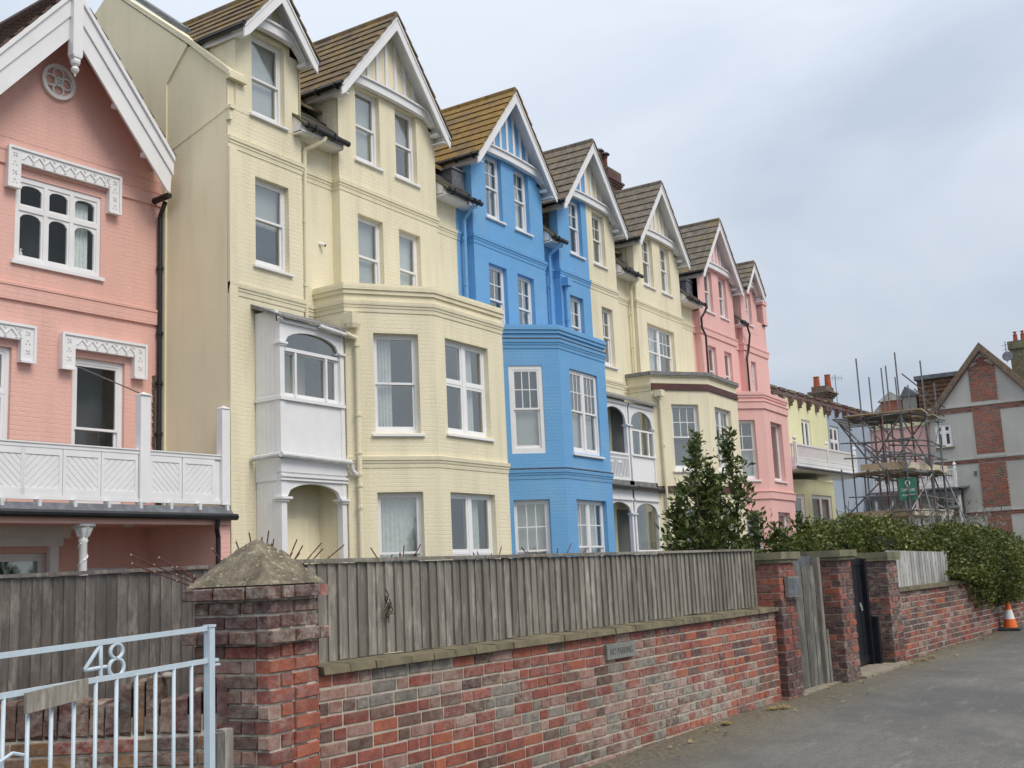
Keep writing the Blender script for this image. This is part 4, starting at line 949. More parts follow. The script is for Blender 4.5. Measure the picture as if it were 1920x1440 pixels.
# pipes
mb = MB(); mb.path([V(15.62, 13.68, 10.08), V(15.58, 13.72, 9.98), V(15.33, 13.97, 9.80), V(15.33, 13.99, 6.35)], .042, 10)
for z in (9.7, 8.35, 7.1): mb.tube((15.33, 13.99, z), (15.33, 13.99, z + .05), .055, 10)
obj("downpipe", mb, 'yellow', h1)
mb = MB(); px_, py_ = 15.80, 13.18; mb.path([V(15.55, 13.22, 6.12), V(px_, py_, 6.05), V(px_, py_, .4)], .045, 10)
for z in (5.9, 4.6, 3.9, 3.5, 3.3, 2.9): mb.tube((px_, py_, z), (px_, py_, z + .05), .06, 10)
obj("downpipe", mb, 'yellow', h1)
mb = MB(); mb.prism([V(15.62, 13.12, 6.34), V(15.86, 13.12, 6.34), V(15.86, 13.12, 6.54), V(15.62, 13.12, 6.54)], V(0, .2, 0)); mb.prism([V(15.64, 13.14, 6.26), V(15.84, 13.14, 6.26), V(15.86, 13.12, 6.34), V(15.62, 13.12, 6.34)], V(0, .16, 0)); obj("hopper", mb, 'yellow', h1)
cv = thing("security_camera", "small white dome camera fixed to the yellow wall beside the downpipe", "camera", (15.83, 14.15, 8.1))
mb = MB(); mb.tube((15.83, 14.2, 8.1), (15.83, 14.12, 8.1), .05, 12); mb.tube((15.83, 14.14, 8.1), (15.90, 14.0, 8.04), .035, 12); obj("housing", mb, 'white', cv)
mb = MB(); mb.tube((15.90, 14.0, 8.04), (15.91, 13.985, 8.035), .026, 12); obj("lens", mb, 'black', cv)
# ---- porch of house 1
def arch_panel(mb, o, u, n, w, z0, zs, zt, rise, th, x0=0, x1=None, m=0, nseg=14):
    """board from x0..x1 with an arched opening: springing zs, top edge zt"""
    x1 = w if x1 is None else x1; pts = []
    for i in range(nseg):
        a, b = x0 + (x1 - x0) * i / nseg, x0 + (x1 - x0) * (i + 1) / nseg
        f = lambda x: zs + rise * math.sqrt(max(0, 1 - ((x - (x0 + x1) / 2) / ((x1 - x0) / 2)) ** 2)) ** .9
        q = lambda x, z: o + u * x + Z * z
        mb.prism([q(a, f(a)), q(b, f(b)), q(b, zt), q(a, zt)], n * -th, m)
def vboards(parent, o, u, n, w, z0, z1, pitch, mat, name="panel_board"):
    x = 0
    while x < w - .02:
        l = min(pitch, w - x); mb = MB(); mb.obox(o + u * (x + .002) + Z * z0, u * (l - .005), n * -.02, Z * (z1 - z0)); obj(name, mb, mat, parent); x += pitch
XL, XR, YF = 13.96, 15.62, 13.35
# upper storey
mb = MB()
mb.box(XL, XL + .06, YF + .1, 13.94, 3.80, 6.33); mb.box(XL + .10, XL + .12, YF + .1, 13.94, 3.8, 6.3)
obj("porch_side", mb, 'white', h1)
vboards(h1, V(XL - .004, 13.90, 0), V(0, -1, 0), V(-1, 0, 0), .48, 4.86, 5.98, .105, 'white')
vboards(h1, V(XL - .004, 13.90, 0), V(0, -1, 0), V(-1, 0, 0), .48, 3.84, 4.72, .105, 'white')
mb = MB(); mb.box(XL - .03, XR, YF - .03, 13.94, 4.74, 4.80); mb.box(XL - .01, XL + .10, YF, YF + .11, 3.8, 6.12); mb.box(XR - .10, XR, YF, YF + .11, 3.8, 6.12)
mb.box(XL - .04, XL + .15, YF - .04, YF + .14, 5.72, 5.76); mb.box(XL - .02, XL + .13, YF - .02, YF + .13, 5.69, 5.72); mb.box(XR - .15, XR + .01, YF - .04, YF + .14, 5.72, 5.76)
mb.box(XL + .1, XR - .1, YF + .02, YF + .05, 3.8, 4.74); obj("porch_frame", mb, 'white', h1)
mb = MB(); arch_panel(mb, V(XL + .1, YF + .01, 0), U, NF, 1.46, 0, 5.72, 6.16, .28, .05); mb.box(XL - .04, XR + .02, YF - .04, YF + .02, 6.10, 6.17); obj("porch_arch", mb, 'white', h1)
window(h1, V(XL + .1, YF + .07, 4.80), U, NF, 1.46, .86, style='fixed', rev=.0, sill=False, fw=.04, grid=None, room='room', back=.48, name="porch_window", cur='')
mb = MB()
for x in (.30, 1.10): mb.box(XL + .1 + x, XL + .15 + x, YF + .04, YF + .1, 4.84, 5.62)
mb.box(XL + .1, XR - .1, YF + .035, YF + .09, 5.62, 5.68); obj("mullion", mb, 'white', h1)
mb = MB(); mb.box(XL + .1, XR - .1, YF + .068, YF + .072, 5.68, 6.08); obj("fanlight_pane", mb, 'glass', h1)
mb = MB(); mb.add([V(XL + .1, 13.9, 5.66), V(XR - .1, 13.9, 5.66), V(XR - .1, 13.9, 6.2), V(XL + .1, 13.9, 6.2)], [(0, 1, 2, 3)]); obj("porch_lining", mb, 'room', h1)
mb = MB(); mb.prism([V(XL - .10, YF - .10, 6.16), V(XL - .10, 13.95, 6.42), V(XL - .10, 13.95, 6.50), V(XL - .10, YF - .10, 6.20)], V(XR - XL + .14, 0, 0)); obj("porch_roof", mb, 'felt', h1)
mb = MB(); mb.tube((XL + .9, YF - .10, 6.15), (XR + .25, YF - .10, 6.08), .04, 9); mb.tube((XL - .10, YF - .06, 6.16), (XL - .02, YF - .06, 6.13), .03, 8); obj("gutter", mb, 'whitedirty', h1)
# lower storey
mb = MB(); mb.box(XL, XL + .05, YF + .1, 13.94, .3, 3.70); mb.box(XL - .02, XL + .1, YF + .08, 13.94, 3.36, 3.74); obj("porch_side", mb, 'white', h1)
vboards(h1, V(XL - .004, 13.88, 0), V(0, -1, 0), V(-1, 0, 0), .42, .4, 3.30, .105, 'white')
mb = MB(); mb.box(XL - .01, XL + .12, YF, YF + .12, .3, 3.7); mb.box(XR - .12, XR, YF, YF + .12, .3, 3.7); mb.box(XL - .06, XL + .2, YF - .06, YF + .17, 3.04, 3.08); mb.box(XR - .2, XR + .04, YF - .06, YF + .17, 3.04, 3.08); mb.box(XL - .03, XL + .15, YF - .03, YF + .15, 3.0, 3.04); mb.box(XR - .15, XR + .02, YF - .03, YF + .15, 3.0, 3.04)
mb.box(XL - .03, XR + .02, YF - .02, YF + .1, 3.50, 3.72); mb.box(XL - .04, XR + .02, YF - .04, YF + .02, 3.42, 3.46); mb.box(XL - .04, XR + .02, YF - .03, YF + .02, 3.36, 3.39); obj("porch_frame", mb, 'white', h1)
mb = MB(); arch_panel(mb, V(XL + .12, YF + .01, 0), U, NF, 1.42, 0, 3.05, 3.5, .27, .08); obj("porch_arch", mb, 'white', h1)
mb = MB(); mb.path([V(XL - .12, 13.9, 3.76), V(XL - .12, YF - .1, 3.78), V(XR + .02, YF - .1, 3.74)], .05, 10); mb.path([V(XR + .02, YF - .1, 3.74), V(XR + .06, YF - .1, 3.6), V(XR + .16, YF - .14, 3.5)], .04, 9); obj("gutter", mb, 'whitedirty', h1)
mb = MB(); mb.box(XL + .06, XR, YF + .02, 13.93, 3.70, 3.79); obj("porch_floor", mb, 'lead', h1)
mb = MB(); mb.box(14.3, 15.2, 13.91, 13.94, .3, 2.75); obj("porch_door", mb, 'yellow_side', h1)
mb = MB(); mb.box(XR - .10, XR - .02, 13.45, 13.94, .3, 3.7); mb.add([V(XL + .1, 13.93, .3), V(XR, 13.93, .3), V(XR, 13.93, 3.7), V(XL + .1, 13.93, 3.7)], [(0, 1, 2, 3)]); obj("porch_lining", mb, 'yellow', h1)
# ---------------------------------------------------------------- house 2: blue
h2 = thing("terraced_house", "bright blue four storey house with canted bay and lichened ochre roof", "house", (24, 16, .3))
front_wall(h2, 20.553, 20.96, YR, .3, 10.5, 'blue', [])
sh = dict(style='sash', grid=(2, 2), split=.5)
front_wall(h2, 20.96, 24.22, YP, 6.8, 11.7, 'blue', [(21.58, 22.30, 10.06, 11.66, dict(cur='left right', **sh)), (22.87, 23.58, 10.06, 11.66, dict(cur='full', **sh)),
    (21.56, 22.35, 7.22, 8.9, dict(cur='', **sh)), (22.84, 23.62, 7.22, 8.9, dict(cur='right', **sh))], ret_l=YR, ret_r=YR)
front_wall(h2, 24.22, 25.0, YR, .3, 10.5, 'blue', [])
front_wall(h2, 25.0, 26.66, YP, .3, 11.7, 'blue', [(25.65, 26.36, 10.06, 11.62, dict(cur='left', **sh)), (25.46, 26.20, 7.22, 8.86, dict(cur='full', **sh))], ret_l=YR)
gable_front(h2, 22.60, 1.81, 13.50, (-1, 1), 'blue', 'blue', [], lead='lead'); gable_roof(h2, 22.60, 1.81, 13.50, (-1, 1), 'tileo', 9)
gable_front(h2, 26.66, 1.81, 13.43, (-1,), 'blue', 'blue', [], lead='lead', wallhalf=1.64); gable_roof(h2, 26.66, 1.81, 13.43, (-1,), 'tileg', 8)
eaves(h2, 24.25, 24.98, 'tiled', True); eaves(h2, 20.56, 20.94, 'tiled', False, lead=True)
P_ = [(20.553, YR), (20.96, YR), (20.96, YP), (24.22, YP), (24.22, YR), (25.0, YR), (25.0, YP), (26.66, YP)]
cornice(h2, P_, 9.47, 'blue')
bay2 = [(20.575, YR), (20.575, 13.36), (21.71, 12.22), (24.11, 12.30), (25.2, 13.38), (25.2, YR)]
w22 = dict(style='sash', grid=(3, 2), rev=.02, fw=.09, sill=False, split=.5)
bay(h2, bay2, 'blue', 0, wins=[(1, .42, 1.20, 4.22, 6.2, dict(cur='lowblind', **w22)), (1, .40, 1.22, 1.25, 3.2, dict(style='sash', grid=(3, 2), cur='blind', split=.42)),
    (2, .48, 1.92, 4.26, 6.2, dict(style='double_sash', grid=(3, 2), rev=.05, cur='lowblind', split=.5)), (2, .47, 2.02, 1.25, 3.2, dict(style='double_sash', grid=(2, 2), cur='full', split=.45)),
    (3, .4, 1.1, 4.3, 6.2, dict(style='sash'))])
rail_pipe(h2, [V(21.0 - .3, 13.66, 10.05), V(20.72, 13.98, 9.75), V(20.72, 14.0, 7.0)], 'blue', .042, collars=[(20.72, 14.0, 9.3), (20.72, 14.0, 8.2)])
rail_pipe(h2, [V(24.75, 13.66, 10.05), V(24.61, 13.98, 9.75), V(24.61, 14.0, 7.0)], 'blue', .042, collars=[(24.61, 14.0, 8.9), (24.61, 14.0, 7.9)])
rail_pipe(h2, [V(25.14, 13.82, 9.2), V(25.14, 13.82, 7.0)], 'blue', .042, collars=[(25.14, 13.82, 8.1)])
mb = MB(); mb.box(25.04, 25.26, 13.70, 13.89, 9.0, 9.22); obj("hopper", mb, 'blue', h2)
mb = MB()
for i in range(14):
    ya = 14.3 + i * .27; yb_ = ya + .32; za, zb = mainz(ya), mainz(yb_)
    if ya > 17.2: break
    mb.prism([V(20.5, ya, za + .06), V(20.5, yb_, zb + .015), V(20.5, yb_, zb - .03), V(20.5, ya, za)], V(6.1, 0, 0))
obj("main_roof", mb, 'tileo', h2)
mb = MB(); mb.prism([V(20.5, 17.2, 13.2), V(20.5, 20.8, 10.3), V(20.5, 20.8, 10.2), V(20.5, 17.2, 13.1)], V(6.1, 0, 0)); mb.box(20.55, 26.66, 20.4, 20.5, .3, 10.5); obj("rear_roof", mb, 'tileo', h2)
# ---------------------------------------------------------------- house 3: second yellow
h3 = thing("terraced_house", "pale yellow house with brown painted brick bands between the blue and far pink houses", "house", (31, 16, .3))
front_wall(h3, 26.66, 28.32, YP, .3, 11.7, 'yellow', [(27.0, 27.72, 10.06, 11.55, dict(cur='grey', **sh)), (27.27, 27.93, 7.2, 8.86, dict(cur='right', **sh))], ret_r=YR)
front_wall(h3, 28.32, 29.55, YR, .3, 10.5, 'yellow', [])
front_wall(h3, 29.55, 32.88, YP, 6.8, 11.7, 'yellow', [(30.20, 30.92, 10.08, 11.62, dict(cur='left', **sh)), (31.50, 32.20, 10.08, 11.62, dict(cur='right left', **sh)),
    (30.20, 32.15, 7.2, 8.88, dict(style='double_sash', grid=(3, 2), cur='left', split=.5))], ret_l=YR, ret_r=YR)
front_wall(h3, 32.88, 34.18, YR, .3, 10.5, 'yellow', [])
gable_front(h3, 26.66, 1.81, 13.43, (1,), 'yellow', 'yellow', [], wallhalf=1.64); gable_roof(h3, 26.66, 1.81, 13.43, (1,), 'tileg', 8)
gable_front(h3, 31.2, 1.81, 13.48, (-1, 1), 'yellow', 'yellow', []); gable_roof(h3, 31.2, 1.81, 13.48, (-1, 1), 'tileg', 8)
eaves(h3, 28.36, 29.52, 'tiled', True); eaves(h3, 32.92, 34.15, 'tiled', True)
P_ = [(26.66, YP), (28.32, YP), (28.32, YR), (29.55, YR), (29.55, YP), (32.88, YP), (32.88, YR), (34.18, YR)]
cornice(h3, P_, 9.47, 'yellow')
bay3 = [(28.95, YR), (28.95, 13.34), (30.47, 12.25), (33.06, 12.34), (34.15, 13.40), (34.15, YR)]
bay(h3, bay3, 'yellow', 0, caplead=True, brown=True, wins=[(1, .62, 1.52, 4.30, 6.2, dict(style='sash', grid=(3, 2), cur='slats', split=.5)), (1, .62, 1.52, 1.25, 3.2, dict(style='sash', grid=(3, 2), cur='grey', split=.45)),
    (2, .50, 1.90, 4.30, 6.2, dict(style='double_sash', grid=(2, 2), cur='lowblind', split=.5)), (2, .5, 1.9, 1.25, 3.2, dict(style='double_sash', grid=(2, 2), cur='full')), (3, .4, 1.1, 4.3, 6.2, dict(style='sash'))])
cornice(h3, [(26.66, YP), (28.32, YP), (28.32, YR), (28.95, YR)], 6.80, 'yellow')
rail_pipe(h3, [V(29.3, 13.66, 10.05), V(29.38, 13.97, 9.75), V(29.38, 14.0, 7.0)], 'yellow', .042, collars=[(29.38, 14.0, 9), (29.38, 14.0, 8)])
rail_pipe(h3, [V(28.98, 13.28, 6.45), V(29.08, 13.15, 6.3), V(29.10, 13.13, .5)], 'yellow', .042, collars=[(29.1, 13.13, 5), (29.1, 13.13, 3.4)])
mb = MB(); mb.box(28.92, 29.16, 13.02, 13.25, 6.40, 6.58); obj("hopper", mb, 'yellow', h3)
mb = MB()
for i in range(14):
    ya = 14.3 + i * .27; yb_ = ya + .32; za, zb = mainz(ya), mainz(yb_)
    if ya > 17.2: break
    mb.prism([V(26.7, ya, za + .06), V(26.7, yb_, zb + .015), V(26.7, yb_, zb - .03), V(26.7, ya, za)], V(7.4, 0, 0))
obj("main_roof", mb, 'tileg', h3)
mb = MB(); mb.prism([V(26.7, 17.2, 13.2), V(26.7, 20.8, 10.3), V(26.7, 20.8, 10.2), V(26.7, 17.2, 13.1)], V(7.4, 0, 0)); mb.box(26.66, 34.18, 20.4, 20.5, .3, 10.5); obj("rear_roof", mb, 'tileg', h3)
# shared timber porch: left bay belongs to the blue house, right bay to this one
def porch_bay(par, x0, x1, closed, yf=13.32):
    mb = MB(); mb.box(x0, x0 + .09, yf, yf + .1, .3, 6.05); mb.box(x1 - .09, x1, yf, yf + .1, .3, 6.05)
    for zc in (3.02, 5.42):
        for x in (x0, x1): mb.box(x - .07 + (0.04 if x == x0 else -.04), x + .07 + (0.04 if x == x0 else -.04), yf - .04, yf + .13, zc, zc + .04)
    mb.box(x0, x1, yf - .01, yf + .1, 3.42, 3.70); mb.box(x0, x1, yf - .04, yf + .02, 3.40, 3.45); mb.box(x0, x1, yf - .03, yf + .1, 5.98, 6.06); obj("porch_frame", mb, 'white', par)
    for zs, zt in ((3.04, 3.42), (5.46, 5.98)):
        mb = MB(); arch_panel(mb, V(x0 + .09, yf + .01, 0), U, NF, x1 - x0 - .18, 0, zs, zt, .3 if zs < 4 else .42, .05); obj("porch_arch", mb, 'white', par)
    mb = MB(); mb.prism([V(x0 - .05, yf - .12, 6.08), V(x0 - .05, YP, 6.36), V(x0 - .05, YP, 6.44), V(x0 - .05, yf - .12, 6.14)], V(x1 - x0 + .1, 0, 0)); obj("porch_roof", mb, 'felt', par)
    mb = MB(); mb.prism([V(x0 - .02, yf - .10, 3.72), V(x0 - .02, YP, 3.78), V(x0 - .02, YP, 3.9), V(x0 - .02, yf - .10, 3.80)], V(x1 - x0 + .04, 0, 0)); mb.box(x0, x1, yf, yf + .08, 3.80, 3.93); obj("porch_floor", mb, 'felt', par)
    mb = MB(); mb.tube((x0, yf - .14, 3.74), (x1 + .1, yf - .14, 3.72), .05, 9); obj("gutter", mb, 'black', par)
    if closed:
        mb = MB(); mb.box(x0 + .09, x1 - .09, yf + .03, yf + .05, 3.93, 4.62); mb.box(x0 + .02, x1, yf - .02, yf + .06, 4.62, 4.67); mb.box(x0 + .09, x1 - .09, yf + .02, yf + .08, 5.32, 5.37)
        for x in (.1, .62, 1.14): mb.box(x0 + x + .02, x0 + x + .09, yf + .02, yf + .08, 4.67, 5.32)
        mb.box(x0 + .09, x1 - .09, yf + .03, yf + .07, .3, 1.1); mb.box(x0 + .09, x1 - .09, yf + .02, yf + .08, 1.95, 2.08)
        for x in (.1, .68, 1.2): mb.box(x0 + x, x0 + x + .09, yf + .02, yf + .08, 1.1, 1.95)
        obj("glazing_frame", mb, 'upvc', par)
        for z0_, z1_ in ((4.67, 5.95), (1.1, 3.4)): mb = MB(); mb.box(x0 + .09, x1 - .09, yf + .045, yf + .049, z0_, z1_); obj("pane", mb, 'glass', par)
        for z0_ in (.3, 3.95): mb = MB(); mb.box(x0 + .05, x1 - .05, YP - .02, YP - .004, z0_, z0_ + 2.9 if z0_ < 1 else 6.0); mb.box(x1 - .12, x1 - .10, yf + .1, YP, z0_, z0_ + 2); obj("porch_lining", mb, 'greycurtain' if z0_ > 1 else 'room', par)
    else:
        mb = MB(); mb.box(x0 + .09, x1 - .09, YP - .03, YP - .004, 3.93, 6.0); mb.box(x0 + .09, x1 - .09, YP - .03, YP - .005, .3, 3.4); obj("porch_lining", mb, 'greypaint', par)
        for z0_, z1_ in ((.4, 3.3), (4.0, 5.95)):
            for k in range(6): mb = MB(); mb.box(x0 + .12 + k * .23, x0 + .30 + k * .23, YP - .05, YP - .031, z0_, z1_); obj("lining_board", mb, 'greypaint', par)
        mb = MB(); mb.box(x0 + .09, x1 - .09, yf, yf + .06, 4.60, 4.66); mb.box(x0 + .09, x1 - .09, yf, yf + .06, 3.93, 4.0); mb.box(x0 + .09, x1 - .09, yf + .01, yf + .05, 4.50, 4.53)
        k = 0; x = x0 + .14
        while x < x1 - .12: mb.box(x, x + .035, yf + .015, yf + .045, 4.0, 4.6); x += .085
        for x in (x0 + .35, x0 + .85): mb.box(x, x + .2, yf + .005, yf + .05, 4.38, 4.44); mb.box(x + .05, x + .15, yf + .005, yf + .05, 4.02, 4.1)
        obj("balustrade", mb, 'white', par)
porch_bay(h2, 25.72, 27.27, False); porch_bay(h3, 27.36, 28.92, True)
# ---------------------------------------------------------------- house 4: pink
h4 = thing("terraced_house", "tall smooth pink house with black downpipes, last of the gabled terrace", "house", (38, 16, .3))
front_wall(h4, 34.18, 34.38, YR, .3, 10.5, 'pink2', [])
pl_ = dict(style='sash', cur='grey', split=.5)
front_wall(h4, 34.38, 37.62, YP, 6.8, 11.7, 'pink2', [(35.02, 35.72, 10.12, 11.56, dict(**pl_)), (36.34, 37.04, 10.12, 11.56, dict(**pl_)), (34.95, 35.64, 7.2, 8.9, dict(**pl_)), (36.38, 37.08, 7.2, 8.9, dict(**pl_))], ret_l=YR, ret_r=YR)
front_wall(h4, 37.62, 38.35, YR, .3, 10.5, 'pink2', [])
front_wall(h4, 40.048, 40.9, YP, 10.0, 10.55, 'pink2', [])
front_wall(h4, 38.35, 40.9, YP, .3, 10.0, 'pink2', [(39.0, 39.5, 7.6, 8.9, dict(**pl_))], ret_l=YR, ret_r=20.5)
front_wall(h4, 38.4, 40.05, YP - .005, 10.0, 11.95, 'pink2', [(38.95, 39.5, 10.3, 11.5, dict(**pl_))], ret_l=15, ret_r=15)
gable_front(h4, 36.0, 1.81, 13.46, (-1, 1), 'pink2', 'pink2', [], lead='clap'); gable_roof(h4, 36.0, 1.81, 13.46, (-1, 1), 'tileg', 8)
gable_front(h4, 39.23, .93, 12.62, (-1, 1), 'pink2', 'lead', [], wallhalf=.84, lead='lead'); gable_roof(h4, 39.23, .93, 12.62, (-1, 1), 'tileg', 5)
eaves(h4, 37.65, 38.32, 'tiled', False); eaves(h4, 34.2, 34.36, 'tiled', False, lead=True)
P_ = [(34.18, YR), (34.38, YR), (34.38, YP), (37.62, YP), (37.62, YR), (38.35, YR), (38.35, YP), (40.9, YP), (40.9, 15)]
cornice(h4, P_, 9.47, 'pink2', steps=((.05, .07), (.20, .045)))
mb = MB(); mb.box(40.55, 40.95, 13.82, 14.3, 10.5, 11.35); mb.box(40.5, 41.0, 13.78, 14.34, 11.3, 11.42); mb.box(40.52, 40.98, 13.8, 14.3, 10.5, 10.6); obj("end_pier", mb, 'pink2', h4)
bay4 = [(34.16, YR), (34.16, 13.38), (35.28, 12.27), (37.92, 12.37), (39.0, 13.4), (39.0, YR)]
bay(h4, bay4, 'pink2', 0, plain=True, wins=[(1, .35, 1.22, 4.25, 6.2, dict(style='sash', grid=(2, 2), cur='lowblind', split=.5)), (2, .58, 1.85, 4.25, 6.2, dict(style='fixed', grid=(1, 1), cur='left', rev=.16)),
    (2, .60, 1.95, 1.25, 3.2, dict(style='fixed', cur='full', rev=.16)), (1, .35, 1.22, 1.25, 3.2, dict(style='sash')), (3, .4, 1.1, 4.25, 6.2, dict(style='sash'))])
rail_pipe(h4, [V(34.5, 13.66, 10.1), V(34.42, 13.72, 9.9), V(34.29, 13.80, 9.7), V(34.29, 13.80, 9.35), V(34.36, 13.72, 9.1), V(34.40, 13.74, 7.0)], 'black', .036)
rail_pipe(h4, [V(38.2, 13.66, 10.1), V(38.62, 13.72, 9.8), V(38.62, 13.82, 9.2), V(38.42, 13.83, 8.9), V(38.42, 13.83, 7.0)], 'black', .036)
mb = MB()
for i in range(14):
    ya = 14.3 + i * .27; yb_ = ya + .32; za, zb = mainz(ya), mainz(yb_)
    if ya > 17.2: break
    mb.prism([V(34.2, ya, za + .06), V(34.2, yb_, zb + .015), V(34.2, yb_, zb - .03), V(34.2, ya, za)], V(6.5, 0, 0))
obj("main_roof", mb, 'tileg', h4)
mb = MB(); mb.prism([V(34.2, 17.2, 13.2), V(34.2, 20.8, 10.3), V(34.2, 20.8, 10.2), V(34.2, 17.2, 13.1)], V(6.6, 0, 0)); mb.poly([V(40.88, 13.95, 10.5), V(40.88, 17.2, 13.1), V(40.88, 20.5, 10.5)]); obj("rear_roof", mb, 'tileg', h4)
# chimney behind the roofs
ck = thing("chimney_stack", "dark brown brick chimney with cowled pots behind the third gable", "chimney", (33.5, 16.6, 12))
mb = MB(); x0, x1, y0, y1 = 33.0, 34.0, 16.25, 16.95
mb.box(x0 + .05, x1 - .05, y0 + .05, y1 - .05, 11.5, 14.55)
for k in range(4): e = .04 * k; mb.box(x0 - e + .04, x1 + e - .04, y0 - e + .04, y1 + e - .04, 14.55 + .075 * k, 14.55 + .075 * (k + 1) - .008)
mb.box(x0, x1, y0, y1, 14.85, 15.15); obj("stack", mb, BR[2], ck)
mb = MB(); mb.prism([V(x0, y0, 15.15), V(x1, y0, 15.15), V(x1, y1, 15.15), V(x0, y1, 15.15)], V(0, 0, .06)); obj("flaunching", mb, 'coping', ck)
for x in (33.2, 33.62):
    mb = MB(); mb.lathe((x, 16.68, 15.18), [(.13, 0), (.11, .1), (.10, .55), (.12, .6), (.12, .66)], 10); obj("chimney_pot", mb, 'potdark', ck)
    mb = MB(); mb.lathe((x, 16.68, 15.90), [(.02, .1), (.16, .06), (.21, 0), (.16, -.03)], 12); mb.tube((x - .07, 16.68, 15.8), (x - .07, 16.68, 15.95), .01, 5); mb.tube((x + .07, 16.68, 15.8), (x + .07, 16.68, 15.95), .01, 5); obj("cowl", mb, 'lead', ck)
# ================================================================ PINK HOUSE AT THE LEFT (own axes: x along its front, y inwards)
TF = Matrix.Translation((13.34, 15.63, 0)) @ Matrix.Rotation(RAD(-3.3), 4, 'Z')
hp = thing("gabled_house", "salmon pink painted brick house with big white gable boards at the left edge", "house", (-2.5, 2, .3))
def wl(x0, x1, y, z0, z1, wins, mat='pink', nm="wall"):
    mb = MB(); wallp(mb, (x0, y), U, NF, x1 - x0, z0, z1, [(w[0] - x0, w[1] - x0, w[2], w[3]) for w in wins]); obj(nm, mb, mat, hp)
    for w in wins:
        if w[4] is not None: window(hp, V(w[0], y, w[2]), U, NF, w[1] - w[0], w[3] - w[2], **w[4])
wl(-7.2, -.02, 0, 2.72, 8.95, [(-2.84, -1.27, 6.93, 8.36, None), (-1.76, -.76, 3.02, 5.50, dict(style='sash', glass='glassdark', rev=.06, cur='', split=.52, fw=.09, sill=False, room='dark')),
    (-4.35, -2.83, 3.02, 5.50, dict(style='double_case', grid=(1, 1), rev=.06, cur='grey', split=.72, fw=.07, sill=False))])
wl(-7.2, -.02, .0, .3, 2.72, [(-3.6, -2.1, .9, 2.28, dict(style='sash', cur='right left', fw=.08, split=.4)), (-1.65, -.72, 1.95, 2.02, None)])
mb = MB(); mb.prism([V(-4.44, 0, 8.94), V(-.02, 0, 8.94), V(-2.23, 0, 11.45)], V(0, .2, 0)); obj("gable_wall", mb, 'pink', hp)
mb = MB(); mb.box(-7.2, -.02, .01, .2, 2.7, 2.74); mb.box(-.04, -.02, 0.001, 5, .3, 8.9); obj("side_wall", mb, 'pink', hp)
mb = MB(); mb.box(-7.2, -.03, -.045, 0, 6.27, 6.50); mb.box(-7.2, -.03, -.06, 0, 6.50, 6.54); obj("string_course", mb, 'pink', hp)
mb = MB(); mb.box(-7.2, -.03, -.035, 0, 8.49, 8.72); mb.box(-7.2, -.03, -.045, 0, 8.72, 8.745); obj("string_course", mb, 'pink', hp)
# big six light window with arched heads
o, w_, h_ = V(-2.84, 0, 6.93), 1.57, 1.43
B = wbox(o, U, NF)
mb = MB(); B(mb, 0, .07, 0, h_, -.1, -.02); B(mb, w_ - .07, w_, 0, h_, -.1, -.02); B(mb, .07, w_ - .07, h_ - .09, h_, -.1, -.02); B(mb, .07, w_ - .07, 0, .08, -.1, -.02)
for k in (1, 2): x = .07 + (w_ - .14) * k / 3; B(mb, x - .035, x + .035, .08, h_ - .09, -.1, -.02)
B(mb, .07, w_ - .07, .86, .94, -.1, -.018); wo = obj("window", mb, 'white', hp)
for k in range(3):
    a0 = .07 + (w_ - .14) * k / 3 + (.035 if k else 0); a1 = .07 + (w_ - .14) * (k + 1) / 3 - (.035 if k < 2 else 0)
    for b0, b1, rise in ((.08, .86, .09), (.94, h_ - .09, .07)):
        mb = MB(); B(mb, a0, a1, b0, b1, -.064, -.06); obj("pane", mb, 'glassdark', wo)
        mb = MB(); r_ = .035
        B(mb, a0, a0 + r_, b0, b1, -.08, -.035); B(mb, a1 - r_, a1, b0, b1, -.08, -.035); B(mb, a0 + r_, a1 - r_, b0, b0 + r_, -.08, -.036)
        arch_panel(mb, o + U * (a0 + r_) + NF * -.036, U, NF, a1 - a0 - 2 * r_, 0, b1 - r_ - rise, b1, rise, .04) if False else None
        ns = 8; x0, x1 = a0 + r_, a1 - r_
        f = lambda x: b1 - r_ - rise + rise * math.sqrt(max(0, 1 - ((x - (x0 + x1) / 2) / ((x1 - x0) / 2)) ** 2))
        for i in range(ns):
            p, q = x0 + (x1 - x0) * i / ns, x0 + (x1 - x0) * (i + 1) / ns
            mb.prism([o + U * p + Z * f(p) + NF * -.037, o + U * q + Z * f(q) + NF * -.037, o + U * q + Z * b1 + NF * -.037, o + U * p + Z * b1 + NF * -.037], NF * -.04)
        obj("casement", mb, 'white', wo)
mb = MB(); B(mb, -.06, w_ + .06, -.06, .0, -.05, .05); obj("sill", mb, 'white', wo)
m_ = curtain_mesh(o, U, 1.08, 1.42, .08, 1.3, NF, -.17, 5, .025); obj("curtain", m_, 'curtain', wo)
mb = MB(); B(mb, .0, w_, 0, h_, -.7, -.69); B(mb, 0, .02, 0, h_, -.7, -.1); B(mb, w_ - .02, w_, 0, h_, -.7, -.1); B(mb, 0, w_, 0, .02, -.7, -.1); B(mb, 0, w_, h_ - .02, h_, -.7, -.1); obj("room_lining", mb, 'dark', wo)
bd = thing("gull_ornament", "tiny white gull ornament on the sill inside the pink house's big window", "ornament", (-2.66, .12, 7.01))
mb = MB(); mb.lathe((-2.66, .12, 7.04), [(.01, 0), (.03, .02), (.035, .05), (.02, .08), (.005, .1)], 8); mb.tube((-2.66, .12, 7.12), (-2.66, .12, 7.18), .014, 6); mb.tube((-2.66, .12, 7.175), (-2.62, .12, 7.17), .01, 5, .002); mb.tube((-2.68, .12, 7.08), (-2.76, .12, 7.06), .015, 5, .004); obj("body", mb, 'white', bd)
